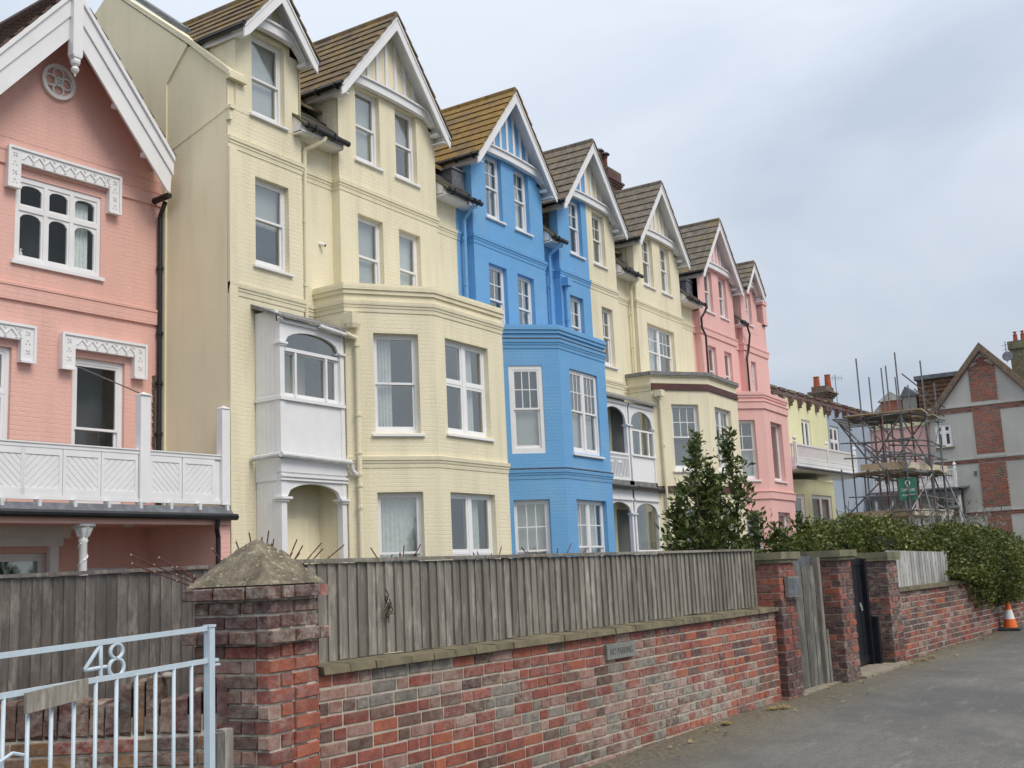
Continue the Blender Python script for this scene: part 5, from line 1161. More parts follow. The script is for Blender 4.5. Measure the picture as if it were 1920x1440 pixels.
mb = MB(); mb.tube((-2.66, .12, 7.0), (-2.66, .12, 7.05), .008, 6); obj("stand", mb, 'white', bd)
# carved hood moulds
def hood(x0, x1, ztop, zdrop, lw_=.27, th=.24, pitch=.205):
    mb = MB(); d = .11
    mb.box(x0, x1, -d, -.001, ztop - th, ztop); mb.box(x0, x0 + lw_, -d, -.001, zdrop, ztop - th); mb.box(x1 - lw_, x1, -d, -.001, zdrop, ztop - th)
    t_ = .03; e = .025
    mb.box(x0 - .012, x1 + .012, -d - e, -d + .01, ztop - t_, ztop + .012)
    for a, b_ in ((x0 - .012, x0 + t_), (x1 - t_, x1 + .012)): mb.box(a, b_, -d - e, -d + .01, zdrop - .01, ztop - t_)
    for a, b_ in ((x0 + t_, x0 + lw_), (x1 - lw_, x1 - t_)): mb.box(a, b_, -d - e, -d + .01, zdrop - .01, zdrop + t_ * .8)
    ho = obj("hood_mould", mb, 'white', hp)
    zc = ztop - th * .55
    x = x0 + lw_ + .02; k = 0
    while x < x1 - lw_ - .02:
        xe = min(x + pitch, x1 - lw_ - .01); up = k % 2; mb = MB()
        for s_ in (-1, 1):
            xm = (x + xe) / 2; a = V(xm, -d - .003, zc + (.055)); b_ = V(xm + s_ * (xe - x) / 2, -d - .003, zc - .045)
            mb.tube(a, b_, .014, 4)
        mb.prism([V(xe - .03, -d, zc + .075), V(xe + .03, -d, zc + .075), V(xe, -d, zc + .03)], V(0, -.012, 0)); mb.prism([V(xe - .022, -d, zc - .085), V(xe + .022, -d, zc - .085), V(xe, -d, zc - .045)], V(0, -.012, 0))
        obj("carved_leaf", mb, 'whitedirty', ho); x += pitch; k += 1
    for xl in (x0 + lw_ * .52, x1 - lw_ * .52):
        z_ = ztop - th * .5; kk = 0
        while z_ > zdrop + .06:
            mb = MB()
            if kk % 2 == 0:
                for a in range(4):
                    an = a * math.pi / 2 + math.pi / 4; mb.tube(V(xl + .012 * math.cos(an), -d - .002, z_ + .012 * math.sin(an)), V(xl + .045 * math.cos(an), -d - .004, z_ + .045 * math.sin(an)), .010, 5)
            else:
                for px2, pz2, pr2 in ((0, .035, .02), (-.03, -.02, .014), (.03, -.02, .014)): mb.tube(V(xl + px2, -d + .002, z_ + pz2), V(xl + px2, -d - .008, z_ + pz2), pr2, 6)
            obj("carved_flower", mb, 'whitedirty', ho); z_ -= .15; kk += 1
hood(-3.04, -.96, 8.78, 8.10, .22, .25, .19); hood(-2.02, -.40, 5.85, 5.25, .24, .24, .19); hood(-4.60, -2.50, 5.86, 5.27, .24, .24, .19)
mb = MB()
for r_, z_ in ((0, 0),):
    n_ = 28
    for k in range(n_):
        a, b_ = 2 * math.pi * k / n_, 2 * math.pi * (k + 1) / n_; mb.prism([V(-2.15 + r * math.cos(q), -.001, 10.18 + r * math.sin(q)) for r, q in ((.25, a), (.31, a), (.31, b_), (.25, b_))], V(0, -.06, 0))
ro = obj("rosette", mb, 'white', hp)
for k in range(4):
    an = k * math.pi / 2; c0 = V(-2.15 + .15 * math.cos(an), -.03, 10.18 + .15 * math.sin(an)); mb = MB(); mb.path([c0 + V(.098 * math.cos(q), 0, .098 * math.sin(q)) for q in [2 * math.pi * i / 14 for i in range(15)]], .018, 5); obj("lobe", mb, 'white', ro)
mb = MB(); mb.tube((-2.15, 0, 10.18), (-2.15, -.06, 10.18), .085, 14); obj("boss", mb, 'whitedirty', ro)
for a in range(4):
    mb = MB(); mb.tube((-2.15 + .035 * math.cos(a * 1.571 + .78), -.058, 10.18 + .035 * math.sin(a * 1.571 + .78)), (-2.15 + .035 * math.cos(a * 1.571 + .78), -.064, 10.18 + .035 * math.sin(a * 1.571 + .78)), .014, 6); obj("stud", mb, 'lead', ro)
# roof, bargeboards, pendant
apx, apz, yb = -2.23, 11.62, -.55
for sd in (-1, 1):
    hf, s_ = 2.0, 1.2
    mb = MB(); z0 = apz; mb.prism([V(apx, yb, z0), V(apx + sd * hf, yb, z0 - hf * s_), V(apx + sd * (hf - .05), yb, z0 - hf * s_ - .66), V(apx + sd * (hf - .12), yb, z0 - hf * s_ - .62), V(apx, yb, z0 - .80)], V(0, -.04, 0)); obj("bargeboard", mb, 'white', hp)
    mb = MB(); mb.prism([V(apx, yb - .041, z0 + .03), V(apx + sd * hf, yb - .041, z0 - hf * s_ + .03), V(apx + sd * hf, yb - .041, z0 - hf * s_ - .07), V(apx, yb - .041, z0 - .07)], V(0, -.07, 0)); mb.prism([V(apx, yb - .042, z0 - .07), V(apx + sd * hf, yb - .042, z0 - hf * s_ - .07), V(apx + sd * hf, yb - .042, z0 - hf * s_ - .33), V(apx, yb - .042, z0 - .40)], V(0, -.03, 0)); obj("verge_moulding", mb, 'white', hp)
    mb = MB(); mb.prism([V(apx, yb, z0 - .05), V(apx + sd * hf, yb, z0 - hf * s_ - .05), V(apx + sd * hf, yb, z0 - hf * s_ - .10), V(apx, yb, z0 - .10)], V(0, .56, 0)); obj("soffit", mb, 'pink', hp)
    for q in (.45, .75):
        mb = MB(); x = apx + sd * hf * q; mb.box(x - .04, x + .04, yb, yb + .16, z0 - hf * q * s_ - .68, z0 - hf * q * s_ - .60); obj("purlin_end", mb, 'white', hp)
    Ls = math.hypot(hf, hf * s_); du = 1 / math.hypot(1, s_); dz = s_ * du
    rows = 17
    for i in range(rows):
        s0, s1 = Ls * i / rows, Ls * (i + 1) / rows + .03
        p = lambda s, off: (apx + sd * (s * du + off * dz), apz + .05 - s * dz + off * du)
        P4 = [p(s0, .01), p(s1, .03), p(s1, .0), p(s0, -.015)]
        mb = MB(); y = yb - .10
        while y < 5:
            mb.prism([V(x, y + (i % 2) * .09, z) for x, z in P4], V(0, .17, 0)); y += .185
        o_ = obj("tile_course", mb, 'clay', hp); o_['kind'] = 'stuff'
y = yb - .1
while y < 5: mb = MB(); mb.tube((apx, y, apz + .07), (apx, y + .3, apz + .07), .1, 8); obj("ridge_tile", mb, 'clay', hp); y += .31
mb = MB(); mb.box(apx - .09, apx + .09, yb - .16, yb - .005, 10.42, apz - .05); mb.lathe((apx, yb - .08, 10.42), [(.11, 0), (.11, -.03), (.085, -.05), (.085, -.09)][::-1], 4, square=True); mb.lathe((apx, yb - .08, 10.06), [(.004, 0), (.018, .02), (.015, .05), (.055, .09), (.07, .13), (.05, .17), (.035, .18), (.075, .22), (.085, .26), (.05, .3)], 14); obj("pendant", mb, 'white', hp, smooth=False)
mb = MB(); mb.path([V(-.20, -.34, 8.46), V(-.09, -.06, 8.30), V(-.09, -.06, 3.0)], .042, 10); mb.tube((-.22, -.48, 8.56), (-.20, .0, 8.56), .06, 8)
for z in (7.3, 6.1, 5.2, 4.3): mb.tube((-.09, -.06, z), (-.09, -.06, z + .05), .062, 10); mb.box(-.03, .06, -.075, -.055, z, z + .02)
obj("downpipe", mb, 'black', hp)
mb = MB(); r9 = random.Random(5)
for k in range(18): z = 5.35 - k * .12; mb.prism([V(-.19 - r9.uniform(.0, .02), -.004, z), V(-.13, -.004, z + .02), V(-.13, -.004, z - .11), V(-.17 - r9.uniform(0, .03), -.004, z - .10)], V(0, -.004, 0))
obj("missing_render", mb, 'bark', hp)
# balcony
yb2 = -1.73; rl = [(-4.7, -4.2), (-4.12, -3.66), (-3.62, -3.08), (-2.97, -2.45), (-2.34, -1.80), (-1.48, -.98), (-.86, -.32)]
mb = MB(); mb.box(-7, -.14, yb2 - .03, yb2 + .03, 3.70, 3.755); mb.box(-7, -.14, yb2 - .045, yb2 + .045, 3.755, 3.775); mb.box(-7, -.14, yb2 - .025, yb2 + .02, 2.96, 3.02); obj("balcony_rail", mb, 'white', hp)
mb = MB(); mb.box(-7, -.14, yb2, yb2 + .02, 3.02, 3.70); obj("balcony_panel", mb, 'white', hp)
for k, (a, b_) in enumerate(rl):
    za, zb_ = 3.12, 3.60
    mb = MB(); t_ = .012
    for (x0, x1, z0, z1) in ((a - .05, a, 3.02, 3.70), (b_, b_ + .05, 3.02, 3.70), (a, b_, zb_, 3.70), (a, b_, 3.02, za)): mb.box(x0, x1, yb2 - .022, yb2 - .001, z0, z1)
    fr = obj("panel_frame", mb, 'white', hp)
    s = 1 if k % 2 else -1; W2, H2 = b_ - a, zb_ - za; n_ = 8
    # diagonal boards clipped to the panel
    def clip(poly, f):
        out = []
        for i in range(len(poly)):
            p, q = poly[i], poly[(i + 1) % len(poly)]; fp_, fq = f(p), f(q)
            if fp_ >= 0: out.append(p)
            if fp_ * fq < 0: t_2 = fp_ / (fp_ - fq); out.append((p[0] + (q[0] - p[0]) * t_2, p[1] + (q[1] - p[1]) * t_2))
        return out
    pit = (W2 + H2) / 9
    for i in range(9):
        c0, c1 = i * pit + .006, (i + 1) * pit - .004
        g_ = (lambda p: p[0] + p[1]) if s > 0 else (lambda p: p[0] + (H2 - p[1]))
        poly = [(0, 0), (W2, 0), (W2, H2), (0, H2)]
        poly = clip(poly, lambda p: g_(p) - c0); poly = clip(poly, lambda p: c1 - g_(p)) if len(poly) > 2 else poly
        if len(poly) > 2: mb = MB(); mb.prism([V(a + x, yb2 - .001, za + z) for x, z in poly], V(0, -.010, 0)); obj("diagonal_board", mb, 'white', fr)
for (a, b_, zt) in ((-1.74, -1.56, 4.62), (-.15, .015, 4.55)):
    mb = MB(); mb.box(a, b_, yb2 - .07, yb2 + .07, 2.95, zt); mb.lathe(((a + b_) / 2, yb2, zt), [((b_ - a) * .72, 0), ((b_ - a) * .72, .015), (.01, .06)], 4, square=True); obj("balcony_post", mb, 'white', hp)
mb = MB(); mb.tube((-1.65, yb2, 4.64), (-1.75, -.02, 5.35), .012, 6); obj("stay_rod", mb, 'metal', hp)
mb = MB(); mb.box(-7, .02, yb2 - .05, .0, 2.82, 2.90); mb.prism([V(-7, yb2 - .16, 2.78), V(.02, yb2 - .16, 2.78), V(.02, yb2 - .05, 2.92), V(-7, yb2 - .05, 2.92)], V(0, 0, -.03)); obj("balcony_deck", mb, 'lead', hp)
x = -6.8
while x < 0: mb = MB(); mb.box(x, x + .05, yb2 - .10, yb2 + .02, 2.86, 2.965); obj("deck_bracket", mb, 'whitedirty', hp); x += .56
mb = MB(); mb.tube((-7, yb2 - .20, 2.765), (.04, yb2 - .20, 2.745), .055, 9)
obj("gutter", mb, 'black', hp)
mb = MB(); mb.path([V(-.34, yb2 - .2, 2.72), V(-.34, yb2 - .16, 2.55), V(-.28, yb2 - .12, 2.42), V(-.28, yb2 - .12, .4)], .04, 9); obj("downpipe", mb, 'black', hp)
mb = MB(); mb.box(-7, -.02, yb2 - .12, yb2 - .09, 2.62, 2.72); mb.box(-7, -.02, yb2 - .09, .0, 2.68, 2.70); obj("soffit", mb, 'pink', hp)
mb = MB(); mb.box(-.26, .0, yb2 - .08, 0, .3, 2.68); obj("end_wall", mb, 'pink', hp)
mb = MB(); cx, cy = -2.66, yb2
mb.lathe((cx, cy, .3), [(.09, 0), (.09, .1), (.065, .15), (.058, 2.05), (.075, 2.08), (.06, 2.11), (.07, 2.16), (.11, 2.25), (.10, 2.28)], 14); mb.box(cx - .12, cx + .12, cy - .12, cy + .12, 2.58, 2.63); co_ = obj("verandah_column", mb, 'white', hp, smooth=True)
mb = MB(); n_ = 60
mb.path([V(cx + .062 * math.cos(k * .7), cy + .062 * math.sin(k * .7), .5 + k * .0312) for k in range(n_)], .014, 5); obj("spiral_fluting", mb, 'white', co_)
for k in range(8):
    a = k * math.pi / 4; mb = MB(); mb.tube((cx + .07 * math.cos(a), cy + .07 * math.sin(a), 2.44), (cx + .12 * math.cos(a), cy + .12 * math.sin(a), 2.57), .018, 5, .022); obj("acanthus_leaf", mb, 'whitedirty', co_)
mb = MB(); mb.box(-3.8, -1.95, -.14, 0, 2.38, 2.50); mb.box(-3.9, -1.86, -.20, 0, 2.50, 2.62); mb.box(-4, -1.76, -.26, 0, 2.62, 2.68); mb.box(-3.7, -3.55, -.10, 0, .3, 2.38); mb.box(-2.15, -2.0, -.10, 0, .3, 2.38); obj("window_surround", mb, 'white', hp)
mb = MB(); mb.box(-1.66, -.72, -.06, 0, 1.90, 2.02); mb.box(-1.6, -.78, -.04, 0, .3, 1.90); obj("door_surround", mb, 'whitedirty', hp)
mb = MB(); mb.lathe((-1.3, -.9, 2.64), [(.07, 0), (.1, .03), (.1, .04)], 14); obj("ceiling_light", mb, 'whitedirty', hp)
TF = Matrix.Identity(4)
# ================================================================ LOW CRENELLATED TERRACE BEYOND
TF = Matrix.Translation((41.3, 14.4, 0)) @ Matrix.Rotation(RAD(-3), 4, 'Z')
def low(name, label, x0, x1, mat, wins):
    t = thing(name, label, "house", ((x0 + x1) / 2, 2, .5))
    mb = MB(); wallp(mb, (x0, 0), U, NF, x1 - x0, .4, 8.25, [(w[0] - x0, w[1] - x0, w[2], w[3]) for w in wins]); mb.box(x0, x1, .2, 5, 7.9, 8.0); obj("wall", mb, mat, t)
    for w in wins: window(t, V(w[0], 0, w[2]), U, NF, w[1] - w[0], w[3] - w[2], **w[4])
    mb = MB(); mb.box(x0, x1, -.05, .3, 8.14, 8.26); mb.box(x0, x1, -.02, .28, 8.26, 8.34); obj("parapet", mb, BR[2], t)
    x = x0 + .1; k = 0
    while x < x1 - .3:
        mb = MB(); mb.box(x, x + .17, -.12, 0, 7.78, 8.14); mb.box(x - .0, x + .17, -.19, -.12, 7.92, 8.14) ; obj("corbel", mb, BR[2], t)
        mb = MB(); mb.box(x + .05, x + .78, -.06, .3, 8.34, 8.45); obj("merlon", mb, 'coping' if k % 2 else BR[2], t); x += 1.0; k += 1
    return t
low("low_house", "pale yellow two storey house with brick battlements and white balcony beyond the pink one", -.4, 7.05, 'lowyellow', [(3.9, 5.0, 5.3, 7.35, dict(style='case', grid=(1, 2), cur='', split=.0, rev=.08, fw=.1, name="window")) if False else (3.95, 4.95, 5.2, 7.35, dict(style='double_case', split=.35, rev=.06, fw=.08, frame='white', cur='')),
    (2.2, 3.3, 1.6, 4.0, dict(style='sash', cur='')), (5.2, 6.6, 1.6, 4.0, dict(style='double_sash', cur='right'))])
low("low_house", "pale blue two storey house with brick battlements behind the scaffold", 7.05, 14.6, 'lowblue', [(7.3, 8.45, 5.1, 7.35, dict(style='double_case', split=.72, rev=.05, fw=.09, glass='glassdark')), (12.9, 14.1, 4.6, 6.9, dict(style='double_case', split=.5, rev=.05, glass='glassdark')), (9.5, 12.0, 1.4, 3.6, dict(style='double_case', glass='glassdark', sill=False))])
# balcony on the yellow low house
TF = Matrix.Translation((41.3, 12.7, 0)) @ Matrix.Rotation(RAD(-3), 4, 'Z')
bl = thing("balcony", "white slatted balcony with ball finial posts on the low yellow house", "balcony", (2, 0, 4.7))
def balc(t, o, u, n, L, z0, z1, posts):
    B = wbox(V(o[0], o[1], 0), u, n)
    mb = MB(); B(mb, 0, L, z1 - .06, z1, -.05, .05); B(mb, 0, L, z0 + .30, z0 + .34, -.03, .03); B(mb, 0, L, z0, z0 + .28, -.03, .03); B(mb, 0, L, z0 + .12, z0 + .14, .03, .045); obj("rail", mb, 'white', t)
    x = .06
    while x < L: mb = MB(); B(mb, x, x + .045, z0 + .34, z1 - .06, -.02, .02); obj("baluster", mb, 'white', t); x += .115
    for p in posts:
        mb = MB(); B(mb, p - .06, p + .06, z0 - .05, z1 + .06, -.06, .06); c = V(o[0], o[1], 0) + u * p; mb.lathe(c + Z * (z1 + .06), [(.07, 0), (.03, .04), (.03, .06), (.065, .10), (.075, .15), (.05, .2), (.015, .22), (.01, .30)], 10); obj("finial_post", mb, 'white', t)
balc(bl, (-1.6, 0), U, NF, 6.7, 4.98, 5.80, (.05, 3.3, 6.6))
balc(bl, (-1.6, 1.7), V(0, -1, 0), V(-1, 0, 0), 1.7, 4.98, 5.80, ())
mb = MB(); mb.box(-1.75, 5.2, -.12, 1.7, 4.86, 4.97); mb.prism([V(-1.7, -.05, 4.86), V(-1.7, 1.7, 4.86), V(-1.7, 1.7, 4.80), V(-1.7, .1, 4.80)], V(6.9, 0, 0)); obj("deck", mb, 'white', bl)
mb = MB(); mb.tube((-1.8, -.14, 4.92), (5.2, -.14, 4.90), .05, 8); obj("gutter", mb, 'lead', bl)
bb = thing("ground_floor_bay", "pale yellow ground floor bay with tall white windows under the slatted balcony", "bay window", (1, .8, .5))
pth = [(-1.4, 1.7), (-1.4, .9), (-.2, .15), (2.6, .15), (3.8, .9), (3.8, 1.7)]
mb = MB(); segs = list(zip(pth[:-1], pth[1:]))
for i, (a, b_) in enumerate(segs):
    a3, b3 = V(*a, 0), V(*b_, 0); u_ = (b3 - a3).normalized(); n_ = V(u_.y, -u_.x, 0); Lg = (b3 - a3).length
    hs = [(.25, Lg - .2, 1.6, 4.0)] if i == 1 else ([(.3, 2.4, 1.6, 4.0)] if i == 2 else [])
    wallp(mb, a3, u_, n_, Lg, .4, 4.55, hs)
    for h in hs: window(bb, a3 + u_ * h[0] + Z * h[2], u_, n_, h[1] - h[0], h[3] - h[2], style='sash' if i == 1 else 'double_sash', cur='' if i == 1 else 'right', fw=.09, rev=.05)
obj("wall", mb, 'lowyellow', bb)
TF = Matrix.Identity(4)
ch = thing("chimney_stack", "brown brick chimney with two terracotta pots on the low terrace", "chimney", (50.6, 14.7, 8))
mb = MB(); mb.box(50.1, 51.1, 14.45, 15.05, 7.5, 8.95)
for k in range(3): e = .07 * (k + 1); mb.box(50.1 - e, 51.1 + e, 14.45 - e, 15.05 + e, 8.85 + .09 * k, 8.85 + .09 * (k + 1) - .01)
mb.box(50.05, 51.15, 14.4, 15.1, 9.13, 9.35); obj("stack", mb, BR[3], ch)
for (x, y, h) in ((50.45, 14.95, .52), (50.75, 14.52, .6)): mb = MB(); mb.lathe((x, y, 9.33), [(.15, 0), (.13, h - .05), (.15, h)], 10); obj("chimney_pot", mb, 'terracotta', ch)
ae = thing("tv_aerial", "thin metal television aerial on the low terrace chimney", "aerial", (51.5, 14.38, 8.4))
mb = MB(); mb.tube((51.5, 14.38, 8.3), (51.5, 14.38, 10.0), .018, 5); obj("mast", mb, 'metal', ae)
mb = MB(); mb.tube((51.2, 14.6, 9.85), (51.8, 14.1, 9.85), .012, 4)
for k in range(5): c = V(51.25 + k * .12, 14.56 - k * .1, 9.85); mb.tube(c - Z * .13, c + Z * .13, .008, 4)
obj("antenna_arm", mb, 'metal', ae)
# ================================================================ PINK LOW WING AND GREY HOUSE (facing -X)
UY = V(0, -1, 0); NX = V(-1, 0, 0)
pw_ = thing("low_house", "pink low wing with tall white windows seen through the scaffold poles", "house", (54.6, 12, .5))
mb = MB(); hs = [(.95, 1.6, 4.6, 6.4), (2.2, 2.8, 4.3, 6.2), (.2, .7, 4.6, 6.5), (.4, 1.2, 1.5, 3.4), (1.8, 2.6, 1.5, 3.4)]
wallp(mb, (54.3, 13.7), UY, NX, 3.0, .4, 7.55, hs); obj("wall", mb, 'pink2', pw_)
for h in hs: window(pw_, V(54.3, 13.7, 0) + UY * h[0] + Z * h[2], UY, NX, h[1] - h[0], h[3] - h[2], style='sash', fw=.07, rev=.04, sill=False, cur='')
mb = MB(); mb.box(54.2, 54.6, 10.7, 13.7, 7.55, 8.0); obj("parapet", mb, 'lowyellow', pw_)
# roof clutter
rd = thing("roof_dormer", "small brick roof dormer with grey gable beside the pantiled roof", "dormer", (55.8, 13, 8))
mb = MB(); mb.box(55.3, 57, 12.35, 13.35, 7.9, 9.05); obj("brick_wall", mb, BR[0], rd)
mb = MB(); mb.prism([V(55.2, 12.2, 9.0), V(55.2, 13.5, 9.0), V(55.2, 12.85, 9.45)], V(1.8, 0, 0)); mb.prism([V(55.5, 13.35, 7.9), V(55.5, 14.3, 8.1), V(55.5, 13.35, 9.0)], V(1.5, 0, 0)); obj("roof", mb, 'fencep', rd)
rd2 = thing("roof_dormer", "pale grey boarded roof dormer left of the brown pantiled roof", "dormer", (55.6, 12, 8))
mb = MB(); mb.box(55.2, 57, 11.65, 12.3, 7.9, 9.1); k = 11.68
while k < 12.3: mb.box(55.18, 55.2, k, k + .02, 7.95, 9.1); k += .11
obj("cladding", mb, 'fencep', rd2)
mb = MB(); mb.prism([V(55.1, 11.6, 9.1), V(55.1, 12.4, 9.1), V(55.1, 12.1, 9.6)], V(1.8, 0, 0)); obj("roof", mb, 'lead', rd2)
gh = thing("gabled_house", "grey rendered gabled house with red brick strips behind the hedge", "house", (57, 8.5, .5))
X0 = 54.0; yl, yr, ya, za, sl = 10.95, 6.3, 8.41, 10.72, 1.19
zL = 8.1
def gq(mb, a0, a1, z0, z1, d0=0, d1=.02, m=0): mb.box(X0 - d1, X0 - d0, min(a0, a1), max(a0, a1), z0, z1, m)
mb = MB(); hs = [(yl - 10.72, yl - 10.02, 6.42, 7.45), (yl - 10.68, yl - 10.0, 3.62, 4.25)]
wallp(mb, (X0, yl), UY, NX, yl - yr, .4, zL - .551, hs); obj("wall", mb, 'grey', gh)
for h, st in zip(hs, (dict(style='double_case', split=.28), dict(style='double_case', split=.5))):
    window(gh, V(X0, yl, 0) + UY * h[0] + Z * h[2], UY, NX, h[1] - h[0], h[3] - h[2], glass='glassdark', frame='upvc', rev=.03, sill=False, cur='grey' if st['split'] < .3 else '', **st) if False else window(gh, V(X0, yl, 0) + UY * h[0] + Z * h[2], UY, NX, h[1] - h[0], h[3] - h[2], style='double_case', split=.66 if st['split'] < .3 else .5, glass='glassdark', frame='upvc', rev=.03, sill=False, cur='grey' if st['split'] < .3 else '', fw=.06)
mb = MB(); gq(mb, 10.80, 9.95, 6.34, 6.40, 0, .10); gq(mb, 10.75, 9.95, 3.54, 3.60, 0, .1); obj("sill", mb, 'stonecap', gh)
mb = MB(); mb.prism([V(X0, yl, zL - .55), V(X0, yr, zL - .55), V(X0, yr, za - (ya - yr) * sl - .05), V(X0, ya, za - .05), V(X0, yl, za - (yl - ya) * sl - .05)], V(.2, 0, 0)); obj("gable_wall", mb, 'grey', gh)
# brick strips built from bricks: quoined column and horizontal courses
def brickfield(par, a0, a1, z0, z1, pal, clipf=None, name="brick"):
    out = []; z = z0; k = 0
    while z < z1 - .03:
        y = a0 + (0 if k % 2 else -.0); x = 0; L_ = a0 - a1; off = 0 if k % 2 else .11
        x = -off
        while x < L_:
            s0, s1 = max(0, x), min(L_, x + .225)
            if s1 - s0 > .04 and (clipf is None or clipf(a0 - (s0 + s1) / 2, z)):
                out.append((Matrix(((0, 1, 0, X0 - .03), (-(s1 - s0 - .012), 0, 0, a0 - s0), (0, 0, .063, z + .006), (0, 0, 0, 1))) @ Matrix.Diagonal((1, .03, 1, 1)), R.choice(pal)))
            x += .225
        z += .076; k += 1
    return out
mb = MB()
allb = []
for (a0, a1, z0, z1) in ((9.0, 7.84, 8.34, 9.9), (9.02, 7.84, 5.95, 7.88), (9.0, 7.84, 3.55, 5.5), (8.9, 7.9, 2.2, 3.15)):
    gq(mb, a0, a1, z0, z1, 0, .022); allb += brickfield(gh, a0, a1, z0, z1, [0, 1, 1, 0, 3])
allb += brickfield(gh, 8.95, 7.88, 9.9, 10.62, [3, 3, 1], clipf=lambda y, z: z < za - .35 - abs(y - ya) * sl)
for (z0, z1) in ((7.9, 8.13), (5.56, 5.72), (3.2, 3.33)):
    gq(mb, yl, yr, z0, z1, 0, .018); allb += brickfield(gh, yl, yr, z0, z1, [1, 1, 2])
obj("mortar_bed", mb, 'mortar', gh); lay(gh, allb, 300)
mb = MB(); gq(mb, yl, yr, 8.15, 8.24, 0, .06); gq(mb, yl, yr, 5.74, 5.79, 0, .05); gq(mb, 9.1, 7.8, 5.79, 5.9, 0, .06); gq(mb, yl, yr, 3.36, 3.40, 0, .05); gq(mb, 9.0, 7.8, 3.40, 3.5, 0, .06); obj("ledge", mb, 'grey', gh)
for sd in (-1, 1):
    yE = yl + .12 if sd > 0 else yr - .3; hh = abs(yE - ya)
    mb = MB(); mb.prism([V(X0 - .16, ya, za + .28), V(X0 - .16, yE, za + .28 - hh * sl), V(X0 - .16, yE, za - .06 - hh * sl), V(X0 - .16, ya, za - .06)], V(.16, 0, 0)); obj("verge", mb, 'verge', gh)
    mb = MB(); mb.prism([V(X0 - .20, ya, za - .06), V(X0 - .20, yE, za - .06 - hh * sl), V(X0 - .20, yE, za - .13 - hh * sl), V(X0 - .20, ya, za - .13)], V(.2, 0, 0)); obj("verge_course", mb, BR[2], gh)
    mb = MB(); mb.prism([V(X0 - .1, ya, za + .30), V(X0 - .1, yE, za + .30 - hh * sl), V(X0 - .1, yE, za + .2 - hh * sl), V(X0 - .1, ya, za + .2)], V(8, 0, 0)); obj("roof", mb, 'tileb', gh)
mb = MB(); mb.box(X0 + .002, 62, yr - .002, yr + .2, .4, 8.15); mb.box(X0 + .21, 62, yl - .2, yl - .002, .4, 7.6); obj("side_wall", mb, 'grey', gh)
mb = MB(); mb.box(55.2, 58, 9.35, 11.55, 8.35, 9.78); obj("dormer_body", mb, 'tileb', gh)
for k in range(7):
    z = 8.38 + k * .2
    for j in range(15):
        y = 9.38 + j * .145; mb = MB(); mb.prism([V(55.16 - .02, y, z), V(55.16 - .02, y + .135, z), V(55.19, y + .135, z + .215), V(55.19, y, z + .215)], V(.03, 0, 0)); obj("hanging_tile", mb, 'tileb', gh)
mb = MB(); mb.box(55.05, 58.1, 9.2, 11.65, 9.80, 10.0); obj("dormer_roof_edge", mb, 'lead', gh)
mb = MB(); mb.path([V(53.9, 9.95, 4.5), V(53.9, 9.8, 4.35), V(53.9, 9.78, .5)], .05, 8); obj("downpipe", mb, 'lead', gh)
mb = MB(); mb.box(X0 - .03, X0 - .001, 9.12, 9.24, 5.0, 5.2); obj("air_vent", mb, 'lead', gh)
ck2 = thing("chimney_stack", "large mossy brown chimney at the right edge with two cowled pots", "chimney", (57.6, 7, 9))
mb = MB(); mb.box(57, 58.1, 6.2, 7.55, 8.6, 11.0); mb.box(56.93, 58.17, 6.13, 7.62, 11.0, 11.38); obj("stack", mb, 'stonecap', ck2)
for y in (7.28, 6.95): mb = MB(); mb.lathe((57.3, y, 11.38), [(.11, 0), (.09, .3), (.11, .34), (.08, .36)], 8); mb.lathe((57.3, y, 11.75), [(.05, 0), (.05, .08), (.12, .1), (.02, .14)], 8); obj("chimney_pot", mb, 'terracotta', ck2)
sd_ = thing("satellite_dish", "round grey satellite dish and small aerial beside the mossy chimney", "satellite dish", (56.3, 7.55, 10.5))
mb = MB(); mb.lathe((0, 0, 0), [(.03, 0), (.18, .02), (.24, .06)], 14); mm = Matrix.Translation((56.2, 7.56, 10.55)) @ Matrix.Rotation(RAD(-80), 4, 'Y'); mb.v = [tuple(mm @ Vector(v)) for v in mb.v]; obj("dish", mb, 'metal', sd_)
mb = MB(); mb.tube((56.3, 7.62, 10.3), (56.3, 7.62, 11.3), .02, 5); mb.tube((56.0, 7.75, 11.05), (56.5, 7.45, 11.2), .015, 4); mb.tube((56.0, 7.7, 10.85), (56.5, 7.45, 10.95), .015, 4); obj("aerial_mast", mb, 'metal', sd_)
# lower verandah of the far wing
bl2 = thing("balcony", "long white slatted balcony running behind the scaffold to the grey house", "balcony", (52.5, 11, 4.5))
balc(bl2, (52.4, 13.4), UY, NX, 3.7, 4.50, 5.28, (3.64,))
mb = MB(); mb.prism([V(52.2, 9.5, 4.46), V(52.2, 13.6, 4.46), V(54.2, 13.6, 4.6), V(54.2, 9.5, 4.6)], V(0, 0, -.06)); mb.box(52.3, 52.36, 9.6, 13.5, 4.12, 4.32); obj("deck", mb, 'lead', bl2)
mb = MB()
for y in (9.7, 11.5, 13.3): mb.box(52.35, 52.47, y - .05, y + .05, .5, 4.2)
mb.prism([V(52.41, 13.25, 3.0), V(52.41, 12.5, 4.2), V(52.41, 12.35, 4.2), V(52.41, 13.25, 2.8)], V(.08, 0, 0)); obj("verandah_posts", mb, 'whitedirty', bl2)
vw = thing("verandah", "grey boarded verandah with dark windows under the long balcony", "verandah", (53.3, 11.5, .5))
mb = MB(); mb.box(53.2, 53.3, 10.8, 13.7, .5, 4.4); obj("boarding", mb, 'grey', vw)
